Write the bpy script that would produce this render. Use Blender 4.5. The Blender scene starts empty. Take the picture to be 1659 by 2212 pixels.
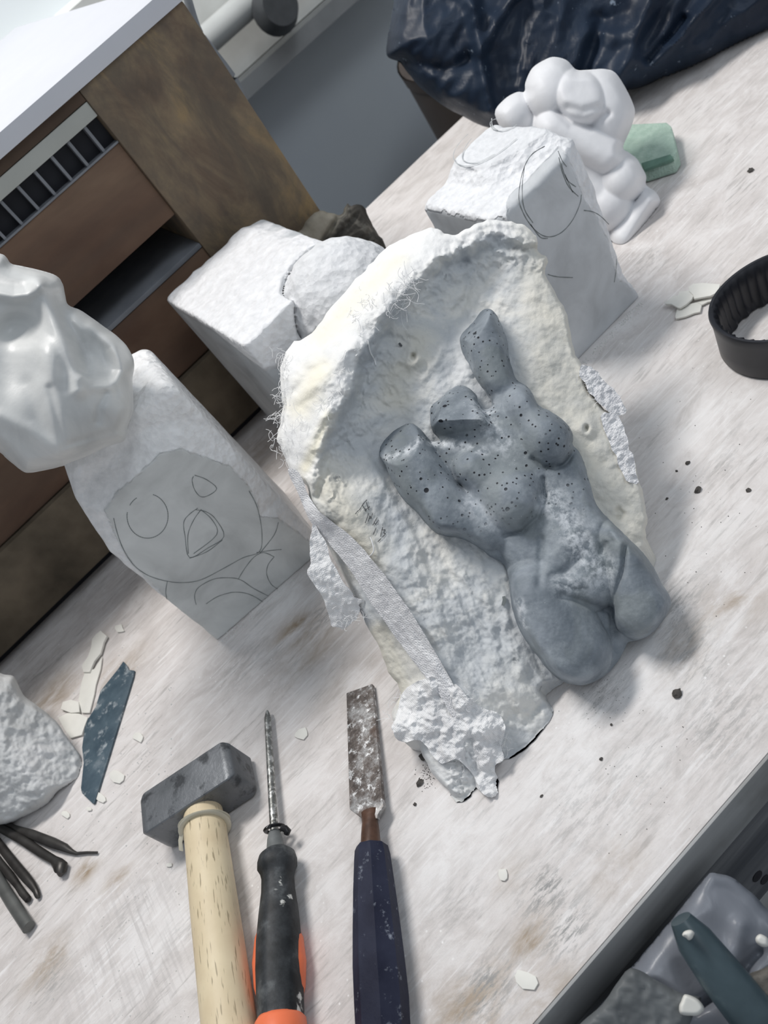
import bpy, bmesh, math, random
import numpy as np
from mathutils import Vector, Matrix

random.seed(7)
scene = bpy.context.scene
COL = scene.collection

# ------------------------------------------------------------------ camera, world, light, exposure
# Table top is z = 0. The camera is hand held 0.42 m above it, rolled about 38 degrees.
FPX = 1789.0
PC = np.array([829.5, 1106.0])
_Z = -np.array([.4912, .591, .6399]); _Z /= np.linalg.norm(_Z)
_X = np.array([.6974, -.707, .1176]); _X -= _Z * (_X @ _Z); _X /= np.linalg.norm(_X)
_Y = np.cross(_Z, _X)
RM = np.array([_X, _Y, _Z])            # camera axes (right, down, forward) -> world
CAMP = np.array([0.0, 0.0, 0.42])

cam_d = bpy.data.cameras.new('camera')
cam = bpy.data.objects.new('camera', cam_d); COL.objects.link(cam)
cam_d.sensor_fit = 'VERTICAL'; cam_d.sensor_height = 24.0; cam_d.lens = 24.0 * FPX / 2212.0
cam_d.clip_start = 0.02; cam_d.clip_end = 30
R3 = np.array([RM[:, 0], -RM[:, 1], -RM[:, 2]]).T
mw = Matrix([[*R3[0], CAMP[0]], [*R3[1], CAMP[1]], [*R3[2], CAMP[2]], [0, 0, 0, 1]])
cam.matrix_world = mw
cam_d.dof.use_dof = True; cam_d.dof.focus_distance = 0.49; cam_d.dof.aperture_fstop = 9.0
scene.camera = cam

scene.view_settings.view_transform = 'Standard'
scene.view_settings.look = 'None'
scene.view_settings.gamma = 1.0
scene.view_settings.use_curve_mapping = False
scene.view_settings.exposure = -0.06

world = bpy.data.worlds.new('world'); scene.world = world; world.use_nodes = True
bg = world.node_tree.nodes['Background']
bg.inputs[0].default_value = (0.84, 0.91, 1.0, 1); bg.inputs[1].default_value = 0.37

def area(name, loc, target, size, power, colr):
    d = bpy.data.lights.new(name, 'AREA'); d.shape = 'RECTANGLE'; d.size = size[0]; d.size_y = size[1]
    d.energy = power; d.color = colr
    o = bpy.data.objects.new(name, d); COL.objects.link(o)
    o.location = loc
    o.rotation_euler = (Vector(target) - Vector(loc)).to_track_quat('-Z', 'Y').to_euler()
    return o
area('ceiling_light', (0.12, 1.12, 1.75), (0.15, .85, 0), (0.7, 0.25), 26.5, (1.0, .965, .93))
area('ceiling_light', (0.9, -0.6, 1.9), (0.1, .4, 0), (1.2, 0.5), 8, (.86, .93, 1.0))

# ------------------------------------------------------------------ geometry helpers
def rays(px, py):
    px = np.asarray(px, float); py = np.asarray(py, float)
    q = np.stack([px - PC[0], py - PC[1], np.full(px.shape, FPX)], -1)
    return q @ RM.T
def at(px, py, z=0.0):                      # point on the horizontal plane at height z
    d = rays(px, py); t = (z - CAMP[2]) / d[..., 2]
    return CAMP + d * t[..., None]
def on_y(px, py, y):                        # point on the vertical plane parallel to the table edge
    d = rays(px, py); t = (y - CAMP[1]) / d[..., 1]
    return CAMP + d * t[..., None]
def on_plane(px, py, P0, n, c=0.0):
    d = rays(px, py); t = ((P0 - CAMP) @ n + c) / (d @ n)
    return CAMP + d * t[..., None]
def proj(P):
    q = (np.asarray(P, float) - CAMP) @ RM
    return q[..., 0] / q[..., 2] * FPX + PC[0], q[..., 1] / q[..., 2] * FPX + PC[1]

_rs = np.random.RandomState(11)
_G = _rs.randn(32768, 3); _G /= np.linalg.norm(_G, axis=1)[:, None]
def vnoise(x, y, z=0.0):                    # gradient noise, about -1..1
    x, y, z = np.broadcast_arrays(np.asarray(x, float), y, z)
    # turn the lattice so that it never lines up with the traced coordinates
    x, y, z = .80 * x - .52 * y + .30 * z, .36 * x + .83 * y + .42 * z, -.47 * x - .23 * y + .85 * z
    xi = np.floor(x).astype(int); yi = np.floor(y).astype(int); zi = np.floor(z).astype(int)
    fx = x - xi; fy = y - yi; fz = z - zi
    sx = fx ** 3 * (fx * (fx * 6 - 15) + 10); sy = fy ** 3 * (fy * (fy * 6 - 15) + 10); sz = fz ** 3 * (fz * (fz * 6 - 15) + 10)
    r = 0
    for a in (0, 1):
        wx = sx if a else 1 - sx
        for b in (0, 1):
            wy = sy if b else 1 - sy
            for c in (0, 1):
                wz = sz if c else 1 - sz
                g = _G[(((xi + a) & 31) * 1024 + ((yi + b) & 31) * 32 + ((zi + c) & 31))]
                r = r + wx * wy * wz * (g[..., 0] * (fx - a) + g[..., 1] * (fy - b) + g[..., 2] * (fz - c))
    return r * 1.9
def fbm(x, y, z=0.0, o=4, g=.5):
    r = 0; a = 1; s = 1; t = 0
    for i in range(o):
        r = r + a * vnoise(x * s + 7.3 * i, y * s + 3.1 * i, np.asarray(z) * s + 1.7 * i); t += a
        a *= g; s *= 2.03
    return r / t
def ridged(x, y, z=0.0, o=3):
    r = 0; a = 1; s = 1; t = 0
    for i in range(o):
        r = r + a * (1 - 2 * np.abs(vnoise(x * s + 5.3 * i, y * s + 9.1 * i, np.asarray(z) * s))); t += a
        a *= .5; s *= 2.1
    return r / t
def smax(a, b, k):
    h = np.clip(.5 + .5 * (a - b) / k, 0, 1)
    return b * (1 - h) + a * h + k * h * (1 - h)
def smin(a, b, k): return -smax(-a, -b, k)
def sstep(a, b, x):
    t = np.clip((x - a) / (b - a), 0, 1); return t * t * (3 - 2 * t)

def seg_dist(X, Y, poly, closed=True):
    """distance to polyline, nearest point"""
    P = np.asarray(poly, float); Q = np.roll(P, -1, 0)
    if not closed: P, Q = P[:-1], Q[:-1]
    best = np.full(X.shape, 1e18); bx = np.zeros(X.shape); by = np.zeros(X.shape)
    for (ax, ay), (cx, cy) in zip(P, Q):
        dx, dy = cx - ax, cy - ay; L = dx * dx + dy * dy + 1e-12
        t = np.clip(((X - ax) * dx + (Y - ay) * dy) / L, 0, 1)
        qx = ax + t * dx; qy = ay + t * dy
        d = (X - qx) ** 2 + (Y - qy) ** 2
        m = d < best
        best = np.where(m, d, best); bx = np.where(m, qx, bx); by = np.where(m, qy, by)
    return np.sqrt(best), bx, by
def inside(X, Y, poly):
    P = np.asarray(poly, float); Q = np.roll(P, -1, 0); r = np.zeros(X.shape, bool)
    for (ax, ay), (cx, cy) in zip(P, Q):
        if ay == cy: continue
        c = ((ay > Y) != (cy > Y)) & (X < (cx - ax) * (Y - ay) / (cy - ay) + ax)
        r ^= c
    return r
def sdist(X, Y, poly):                      # positive inside
    d, bx, by = seg_dist(X, Y, poly); return np.where(inside(X, Y, poly), d, -d)
def smooth_poly(pts, n=4, closed=True, jit=0, js=.05):
    P = np.asarray(pts, float); N = len(P); out = []
    for i in range(N if closed else N - 1):
        if closed: p0, p1, p2, p3 = P[i - 1], P[i], P[(i + 1) % N], P[(i + 2) % N]
        else: p0, p1, p2, p3 = P[max(i - 1, 0)], P[i], P[i + 1], P[min(i + 2, N - 1)]
        for k in range(n):
            t = k / n
            out.append(.5 * (2 * p1 + (p2 - p0) * t + (2 * p0 - 5 * p1 + 4 * p2 - p3) * t * t + (3 * p1 - p0 - 3 * p2 + p3) * t ** 3))
    if not closed: out.append(P[-1])
    out = np.array(out)
    if jit:
        out[:, 0] += jit * fbm(out[:, 0] * js, out[:, 1] * js, 3.3, 3); out[:, 1] += jit * fbm(out[:, 0] * js, out[:, 1] * js, 9.7, 3)
    return out
def rbf(ctrl):
    c = np.asarray(ctrl, float); s = 100.0
    P = c[:, :2] / s; n = len(P)
    def U(r2): return .5 * r2 * np.log(r2 + 1e-12)
    K = U(((P[:, None] - P[None]) ** 2).sum(-1)) + np.eye(n) * .02
    A = np.zeros((n + 3, n + 3)); A[:n, :n] = K; A[:n, n] = 1; A[:n, n + 1:] = P; A[n, :n] = 1; A[n + 1:, :n] = P.T
    w = np.linalg.solve(A, np.concatenate([c[:, 2], [0, 0, 0]]))
    def f(X, Y):
        x = np.asarray(X, float) / s; y = np.asarray(Y, float) / s
        r = w[n] + w[n + 1] * x + w[n + 2] * y
        for i in range(n): r = r + w[i] * U((x - P[i, 0]) ** 2 + (y - P[i, 1]) ** 2)
        return r
    return f
def plane3(a, b, c):
    A = np.array([[p[0], p[1], 1] for p in (a, b, c)], float)
    k = np.linalg.solve(A, np.array([p[2] for p in (a, b, c)], float))
    return lambda X, Y: k[0] * X + k[1] * Y + k[2]
def capsule(X, Y, a, b, ra, rb, base, h):
    a = np.array(a, float); b = np.array(b, float); d = b - a
    t = np.clip(((X - a[0]) * d[0] + (Y - a[1]) * d[1]) / (d @ d), 0, 1)
    r = ra + (rb - ra) * t; q = np.hypot(X - a[0] - t * d[0], Y - a[1] - t * d[1]) / r
    return np.where(q < 1, base + h * np.sqrt(np.clip(1 - q * q, 0, 1)), base - 12 * (q - 1))
def dome(X, Y, c, rx, ry, ang, base, h):
    ca, sa = math.cos(math.radians(ang)), math.sin(math.radians(ang))
    u = ((X - c[0]) * ca + (Y - c[1]) * sa) / rx; v = (-(X - c[0]) * sa + (Y - c[1]) * ca) / ry
    q = np.hypot(u, v); return np.where(q < 1, base + h * np.sqrt(np.clip(1 - q * q, 0, 1)), base - 15 * (q - 1))
def groove(X, Y, pts, w):
    d, _, _ = seg_dist(X, Y, pts, False); return np.exp(-(d / w) ** 2)

# ------------------------------------------------------------------ object helpers
def mk(name, V, F, mat, parent=None, smooth=True, attrs=None, sharp=None):
    me = bpy.data.meshes.new(name)
    V = np.asarray(V, float)
    me.from_pydata(V.tolist(), [], [list(map(int, f)) for f in F] if not isinstance(F, np.ndarray) else F.tolist())
    me.update()
    if smooth: me.polygons.foreach_set('use_smooth', [True] * len(me.polygons))
    for k, v in (attrs or {}).items():
        a = me.attributes.new(k, 'FLOAT', 'POINT'); a.data.foreach_set('value', np.asarray(v, np.float32))
    if mat: me.materials.append(mat)
    if sharp: me.set_sharp_from_angle(angle=math.radians(sharp))
    o = bpy.data.objects.new(name, me); COL.objects.link(o)
    if parent: o.parent = parent
    return o
def tag(o, label=None, cat=None, group=None, kind=None):
    if label: o['label'] = label
    if cat: o['category'] = cat
    if group: o['group'] = group
    if kind: o['kind'] = kind
    return o
def empty(name, loc, label, cat, group=None):
    o = bpy.data.objects.new(name, None); COL.objects.link(o); o.empty_display_size = .02
    o.location = Vector(loc); tag(o, label, cat, group); return o
def adopt(o, root):                          # parent while keeping the mesh where it stands
    o.parent = root; o.matrix_parent_inverse = Matrix.Translation(-Vector(root.location)); return o
def from_bm(name, bm, mat, smooth=True, auto=None):
    me = bpy.data.meshes.new(name); bm.normal_update(); bm.to_mesh(me); bm.free()
    if smooth:
        me.polygons.foreach_set('use_smooth', [True] * len(me.polygons))
        if auto is not None:
            me.set_sharp_from_angle(angle=math.radians(auto))
    if mat: me.materials.append(mat)
    o = bpy.data.objects.new(name, me); COL.objects.link(o); return o
def box(name, lo, hi, mat, bev=.001, seg=2):
    bm = bmesh.new(); bmesh.ops.create_cube(bm, size=1)
    lo = Vector(lo); hi = Vector(hi)
    for v in bm.verts: v.co = Vector([lo[i] + (v.co[i] + .5) * (hi[i] - lo[i]) for i in range(3)])
    if bev: bmesh.ops.bevel(bm, geom=bm.edges[:], offset=bev, segments=seg, affect='EDGES', profile=.6)
    return from_bm(name, bm, mat, True, 35)
def hull(name, pts, mat, bev=.001, seg=2, auto=35):
    bm = bmesh.new(); vs = [bm.verts.new(Vector(p)) for p in pts]
    bmesh.ops.convex_hull(bm, input=vs)
    bmesh.ops.dissolve_limit(bm, angle_limit=math.radians(3), verts=bm.verts, edges=bm.edges)
    if bev: bmesh.ops.bevel(bm, geom=bm.edges[:], offset=bev, segments=seg, affect='EDGES', profile=.6)
    return from_bm(name, bm, mat, True, auto)
def sweep(name, pts, radii, mat, n=12, flat=None, up=(0, 0, 1), caps=True, shape=None, auto=50):
    """tube along pts; radii scalar or (a,b) list; shape: function angle->factor"""
    bm = bmesh.new(); P = [Vector(p) for p in pts]; rings = []
    up = Vector(up)
    for i, p in enumerate(P):
        t = (P[min(i + 1, len(P) - 1)] - P[max(i - 1, 0)]).normalized()
        s = t.cross(up)
        if s.length < 1e-4: s = t.cross(Vector((1, 0, 0)))
        s.normalize(); u = s.cross(t).normalized()
        r = radii[i] if hasattr(radii, '__len__') else radii
        ra, rb = r if hasattr(r, '__len__') else (r, r)
        ring = []
        for k in range(n):
            a = 2 * math.pi * k / n; f = shape(a) if shape else 1
            ring.append(bm.verts.new(p + s * math.cos(a) * ra * f + u * math.sin(a) * rb * f))
        rings.append(ring)
    for i in range(len(rings) - 1):
        for k in range(n):
            bm.faces.new((rings[i][k], rings[i][(k + 1) % n], rings[i + 1][(k + 1) % n], rings[i + 1][k]))
    if caps:
        bm.faces.new(rings[0][::-1]); bm.faces.new(rings[-1])
    bmesh.ops.recalc_face_normals(bm, faces=bm.faces[:])
    return from_bm(name, bm, mat, True, auto)

def relief(name, outline, step, P0, n, hfun, mat, back=None, skirt=None, attrs=None, rad=0.0, parent=None, zmin=None):
    """closed body whose outer line is a traced outline: front surface at height hfun (metres) over the
    plane (P0, n), back surface at -back or a skirt wall of given thickness"""
    O = np.asarray(outline, float)
    x0, y0 = O.min(0) - step; x1, y1 = O.max(0) + step
    gx = np.arange(x0, x1 + step, step); gy = np.arange(y0, y1 + step, step)
    X, Y = np.meshgrid(gx, gy, indexing='ij')
    ins = inside(X, Y, O)
    c = ins[:-1, :-1] | ins[1:, :-1] | ins[:-1, 1:] | ins[1:, 1:]
    use = np.zeros(X.shape, bool)
    use[:-1, :-1] |= c; use[1:, :-1] |= c; use[:-1, 1:] |= c; use[1:, 1:] |= c
    d, bx, by = seg_dist(X, Y, O)
    snap = use & ~ins
    snap |= use & (d < step * .3)
    # only outer ring counts as boundary
    X = np.where(snap, bx, X); Y = np.where(snap, by, Y)
    D = np.where(snap, 0.0, d)
    idx = -np.ones(X.shape, int); idx[use] = np.arange(use.sum())
    xs, ys, ds = X[use], Y[use], D[use]
    H = hfun(xs, ys, ds)
    V = on_plane(xs, ys, P0, n, H)
    ii, jj = np.nonzero(c)
    F = np.stack([idx[ii, jj], idx[ii, jj + 1], idx[ii + 1, jj + 1], idx[ii + 1, jj]], -1)   # faces viewer
    N = len(V)
    # boundary edges
    E = {}
    for f in F[np.any((ds[F] == 0), axis=1)]:
        for a, b in ((f[0], f[1]), (f[1], f[2]), (f[2], f[3]), (f[3], f[0])):
            if (b, a) in E: del E[(b, a)]
            else: E[(a, b)] = 1
    if back is not None:
        Hb = back(xs, ys, ds)
        V2 = on_plane(xs, ys, P0, n, Hb)
        VV = np.concatenate([V, V2]); FF = [list(f) for f in F] + [[int(q) + N for q in f[::-1]] for f in F]
        inner = set()
        for (a, b) in E:
            if ds[a] == 0 and ds[b] == 0: FF.append([b, a, a + N, b + N])
    else:
        used = sorted({v for e in E for v in e if ds[e[0]] == 0 and ds[e[1]] == 0})
        m = {v: N + k for k, v in enumerate(used)}
        sk = skirt if skirt else .01
        if callable(sk): V2 = sk(V[used])
        else: V2 = V[used] - n * sk
        VV = np.concatenate([V, V2]); FF = [list(f) for f in F]
        for (a, b) in E:
            if a in m and b in m: FF.append([b, a, m[a], m[b]])
    if zmin is not None: VV[:, 2] = np.maximum(VV[:, 2], zmin)
    at_ = {}
    for k, fn in (attrs or {}).items():
        v = fn(xs, ys, ds); at_[k] = np.concatenate([v, v if back is not None else v[used]])
    return mk(name, VV, FF, mat, parent, True, at_, 62)

def surfnets(Fv, org, h):
    S = Fv < 0; nx, ny, nz = Fv.shape
    cs = [(a, b, c) for a in (0, 1) for b in (0, 1) for c in (0, 1)]
    sl = lambda A, c: A[c[0]:nx - 1 + c[0], c[1]:ny - 1 + c[1], c[2]:nz - 1 + c[2]]
    cnt = sum(sl(S, c).astype(int) for c in cs); act = (cnt > 0) & (cnt < 8)
    I, J, K = np.nonzero(act); acc = np.zeros((len(I), 3)); num = np.zeros(len(I))
    for a in cs:
        for ax in range(3):
            if a[ax]: continue
            b = list(a); b[ax] = 1
            fa = Fv[I + a[0], J + a[1], K + a[2]]; fb = Fv[I + b[0], J + b[1], K + b[2]]
            m = (fa < 0) != (fb < 0); t = np.where(m, fa / np.where(m, fa - fb, 1), 0)
            p = np.zeros((len(I), 3)) + np.array(a); p[:, ax] = t
            acc += p * m[:, None]; num += m
    V = (acc / num[:, None] + np.stack([I, J, K], -1)) * h + np.asarray(org)
    idx = -np.ones(act.shape, int); idx[I, J, K] = np.arange(len(I)); F = []
    for ax in range(3):
        b = [0, 0, 0]; b[ax] = 1
        A = S[:nx - b[0], :ny - b[1], :nz - b[2]]; B = S[b[0]:, b[1]:, b[2]:]
        e = A != B; u, v = [(1, 2), (2, 0), (0, 1)][ax]
        i = np.stack(np.nonzero(e), -1)
        i = i[(i[:, u] > 0) & (i[:, v] > 0) & (i[:, u] < Fv.shape[u] - 1) & (i[:, v] < Fv.shape[v] - 1)]
        inn = A[i[:, 0], i[:, 1], i[:, 2]]
        q = []
        for du, dv in ((-1, -1), (0, -1), (0, 0), (-1, 0)):
            k = i.copy(); k[:, u] += du; k[:, v] += dv; q.append(idx[k[:, 0], k[:, 1], k[:, 2]])
        q = np.stack(q, -1); q[~inn] = q[~inn][:, ::-1]
        F.append(q)
    return V, np.concatenate(F)
def grid(lo, hi, h):
    ax = [np.arange(lo[i], hi[i] + h, h) for i in range(3)]
    return np.meshgrid(*ax, indexing='ij')
def ell(P, c, r, R=None):
    d = np.stack([P[0] - c[0], P[1] - c[1], P[2] - c[2]], -1)
    if R is not None: d = d @ R
    q = np.sqrt(((d / np.asarray(r)) ** 2).sum(-1)); return (q - 1) * min(r)
def cap3(P, a, b, ra, rb):
    a = np.asarray(a, float); b = np.asarray(b, float); d = b - a
    t = np.clip(((P[0] - a[0]) * d[0] + (P[1] - a[1]) * d[1] + (P[2] - a[2]) * d[2]) / (d @ d), 0, 1)
    return np.sqrt((P[0] - a[0] - t * d[0]) ** 2 + (P[1] - a[1] - t * d[1]) ** 2 + (P[2] - a[2] - t * d[2]) ** 2) - (ra + (rb - ra) * t)
def ribbon(name, lines, w, mat, parent=None):
    """thin drawn strokes: list of (3-D points, normal)"""
    V = []; F = []
    for P, n in lines:
        P = np.asarray(P); b = len(V)
        for i, p in enumerate(P):
            t = P[min(i + 1, len(P) - 1)] - P[max(i - 1, 0)]; t = t / (np.linalg.norm(t) + 1e-9)
            nn = n[i] if np.ndim(n) == 2 else n
            s = np.cross(nn, t); s /= np.linalg.norm(s) + 1e-9
            ww = w * (.8 + .2 * math.sin(i * 1.7 + b)) * .5
            V += [p + s * ww, p - s * ww]
        for i in range(len(P) - 1): F.append([b + 2 * i, b + 2 * i + 1, b + 2 * i + 3, b + 2 * i + 2])
    return mk(name, V, F, mat, parent, False)

# ------------------------------------------------------------------ materials
class Mat:
    def __init__(s, name, rough=.7, spec=.3, metal=0):
        s.m = bpy.data.materials.new(name); s.m.use_nodes = True; s.nt = s.m.node_tree
        s.b = s.nt.nodes['Principled BSDF']; s.b.inputs['Roughness'].default_value = rough
        s.b.inputs['Specular IOR Level'].default_value = spec; s.b.inputs['Metallic'].default_value = metal
        s.tc = s.nt.nodes.new('ShaderNodeTexCoord'); s.bumpin = None
    def link(s, a, b): s.nt.links.new(a, b)
    def vec(s, sc=(1, 1, 1), rot=(0, 0, 0)):
        n = s.nt.nodes.new('ShaderNodeMapping'); s.link(s.tc.outputs['Object'], n.inputs[0])
        n.inputs['Rotation'].default_value = rot; n.inputs['Scale'].default_value = sc; return n.outputs[0]
    def noise(s, scale=10, detail=4, sc=(1, 1, 1), rot=(0, 0, 0), dist=0, rough=.55):
        n = s.nt.nodes.new('ShaderNodeTexNoise'); s.link(s.vec(sc, rot), n.inputs['Vector'])
        n.inputs['Scale'].default_value = scale; n.inputs['Detail'].default_value = detail
        n.inputs['Distortion'].default_value = dist; n.inputs['Roughness'].default_value = rough; return n.outputs[0]
    def voro(s, scale=10, feature='F1', sc=(1, 1, 1), rand=1.0):
        n = s.nt.nodes.new('ShaderNodeTexVoronoi'); n.feature = feature; s.link(s.vec(sc), n.inputs['Vector'])
        n.inputs['Scale'].default_value = scale; n.inputs['Randomness'].default_value = rand; return n
    def attr(s, name):
        n = s.nt.nodes.new('ShaderNodeAttribute'); n.attribute_name = name; return n.outputs['Fac']
    def ramp(s, fac, pts):
        n = s.nt.nodes.new('ShaderNodeValToRGB'); s.link(fac, n.inputs[0]); e = n.color_ramp.elements
        while len(e) < len(pts): e.new(.5)
        for el, (p, c) in zip(e, pts):
            el.position = p; el.color = (*c, 1) if hasattr(c, '__len__') else (c, c, c, 1)
        return n.outputs[0]
    def mix(s, fac, a, b, blend='MIX'):
        n = s.nt.nodes.new('ShaderNodeMix'); n.data_type = 'RGBA'; n.blend_type = blend
        for v, i in ((fac, 0), (a, 6), (b, 7)):
            if hasattr(v, 'is_output'): s.link(v, n.inputs[i])
            elif i == 0: n.inputs[0].default_value = v
            else: n.inputs[i].default_value = (*v, 1)
        return n.outputs[2]
    def math(s, op, a, b=0.0, clamp=False):
        n = s.nt.nodes.new('ShaderNodeMath'); n.operation = op; n.use_clamp = clamp
        for v, i in ((a, 0), (b, 1)):
            if hasattr(v, 'is_output'): s.link(v, n.inputs[i])
            else: n.inputs[i].default_value = v
        return n.outputs[0]
    def col(s, c):
        if hasattr(c, 'is_output'): s.link(c, s.b.inputs['Base Color'])
        else: s.b.inputs['Base Color'].default_value = (*c, 1)
        return s
    def rough(s, r): s.link(r, s.b.inputs['Roughness']); return s
    def bump(s, h, dist=.001, strength=1.0):
        n = s.nt.nodes.new('ShaderNodeBump'); n.inputs['Strength'].default_value = strength; n.inputs['Distance'].default_value = dist
        s.link(h, n.inputs['Height'])
        if s.bumpin: s.link(s.bumpin, n.inputs['Normal'])
        s.bumpin = n.outputs[0]; s.link(n.outputs[0], s.b.inputs['Normal']); return s
def simple(name, c, rough=.6, var=.15, scale=60, metal=0, spec=.3, bump=0):
    m = Mat(name, rough, spec, metal); f = m.noise(scale, 5)
    c = np.array(c); m.col(m.ramp(f, [(.3, tuple(c * (1 - var))), (.7, tuple(np.minimum(c * (1 + var), 1)))]))
    if bump: m.bump(f, bump)
    return m.m

# table top: whitewashed plywood, grain along x
ROT = (0, 0, .05)
def table_mat(name, white=True):
    m = Mat(name, .74, .22)
    if white:
        f1 = m.noise(7, 7, rough=.62, dist=.4); f2 = m.noise(55, 9, (.5, 1, 1), ROT, .6, .72); f3 = m.noise(300, 7, (.13, 1, 1), ROT, 0, .65)
        f3b = m.noise(420, 4, (.05, 1, 1), ROT); sc = m.noise(26, 3, (.6, 1, 1), ROT)
        c = m.ramp(f1, [(.3, (.60, .56, .54)), (.5, (.675, .635, .615)), (.7, (.74, .705, .69))])
        c = m.mix(m.ramp(f2, [(.46, 0.0), (.60, .8)]), c, (.785, .755, .74))
        c = m.mix(m.ramp(f2, [(.34, .5), (.46, 0.0)]), c, (.52, .495, .475))
        # bare grain showing through in patches
        gp = m.math('MULTIPLY', m.ramp(f3, [(.36, 1.0), (.48, 0.0)]), m.ramp(sc, [(.42, .05), (.62, .75)])); c = m.mix(gp, c, (.42, .40, .385))
        hl = m.math('MULTIPLY', m.ramp(f3b, [(.54, 0.0), (.64, .7)]), m.ramp(sc, [(.35, .9), (.6, .1)])); c = m.mix(hl, c, (.90, .885, .88))
        br = m.attr('brown'); gy = m.attr('grey'); wh = m.attr('white'); cr = m.attr('cross')
        brk = m.ramp(m.noise(60, 7, (.4, 1, 1), ROT, .4, .7), [(.40, 0.0), (.62, 1.0)]); brk2 = m.ramp(m.noise(330, 8, (.24, 1, 1), ROT, .2, .78), [(.47, 0.0), (.58, 1.0)])
        c = m.mix(m.math('MULTIPLY', wh, m.ramp(f2, [(.35, .3), (.55, .9)])), c, (.88, .87, .865))
        c = m.mix(m.math('MULTIPLY', m.math('MULTIPLY', br, brk), 1.5, True), c, (.36, .28, .20))
        c = m.mix(m.math('MULTIPLY', m.math('MULTIPLY', gy, brk2), 1.15, True), c, (.30, .30, .295))
        xx = m.ramp(m.noise(330, 3, (1, .06, 1), ROT), [(.40, .55), (.52, 0.0)]); c = m.mix(m.math('MULTIPLY', cr, xx), c, (.50, .475, .465))
        sp = m.voro(170).outputs['Distance']; spm = m.math('MULTIPLY', m.ramp(sp, [(.07, 1.0), (.13, 0.0)]), m.ramp(m.noise(11, 2), [(.52, 0.0), (.62, .8)]))
        c = m.mix(spm, c, (.93, .92, .91))
        m.col(c); m.bump(f3, .0005, .6); m.bump(f2, .0003, .5); m.bump(m.noise(600, 4, rough=.7), .0003, .6)
    else:
        f = m.noise(30, 6, (.12, 1, 1), (0, 0, 0), .2); g = m.noise(14, 5)
        c = m.ramp(f, [(.3, (.26, .265, .265)), (.6, (.42, .425, .425)), (.8, (.55, .55, .52))])
        c = m.mix(m.ramp(g, [(.5, 0.0), (.7, .6)]), c, (.13, .12, .105)); m.col(c); m.bump(f, .001)
    return m.m
TABLE = table_mat('whitewashed_plywood'); FASCIA = table_mat('weathered_grey_wood', False)

# --- setting
def plane_box(name, lo, hi, mat): return tag(box(name, lo, hi, mat, 0), kind='structure')
FLOOR = simple('dark_floor', (.07, .072, .075), .8, .3, 8)
WALLM = Mat('grey_blue_wall', .75, .2)
WALLM.col(WALLM.ramp(WALLM.noise(3, 5), [(.3, (.78, .83, .88)), (.7, (.84, .89, .91))])); WALLM = WALLM.m
plane_box('floor', (-3, -1.5, -.83), (4, 1.6, -.78), FLOOR)
plane_box('wall_back', (-3, 1.6, -.78), (4, 1.68, 2.4), WALLM)
WHITEP = simple('white_paint', (.80, .81, .78), .5, .12, 12)
BAND_SHADE = simple('band_shade_grey', (.42, .43, .43), .5, .15, 12)  # grey tone painted for the shadow band below the ledge
plane_box('trim_1', (-2.5, 1.50, .075), (1.02, 1.6, .30), WHITEP)
plane_box('shadow_band', (-2.5, 1.47, .045), (1.0, 1.6, .073), BAND_SHADE)  # strip built in for the shadow under the white ledge

BLACKK = simple('dark_knot', (.03, .03, .035), .8, .3, 60)
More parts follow.
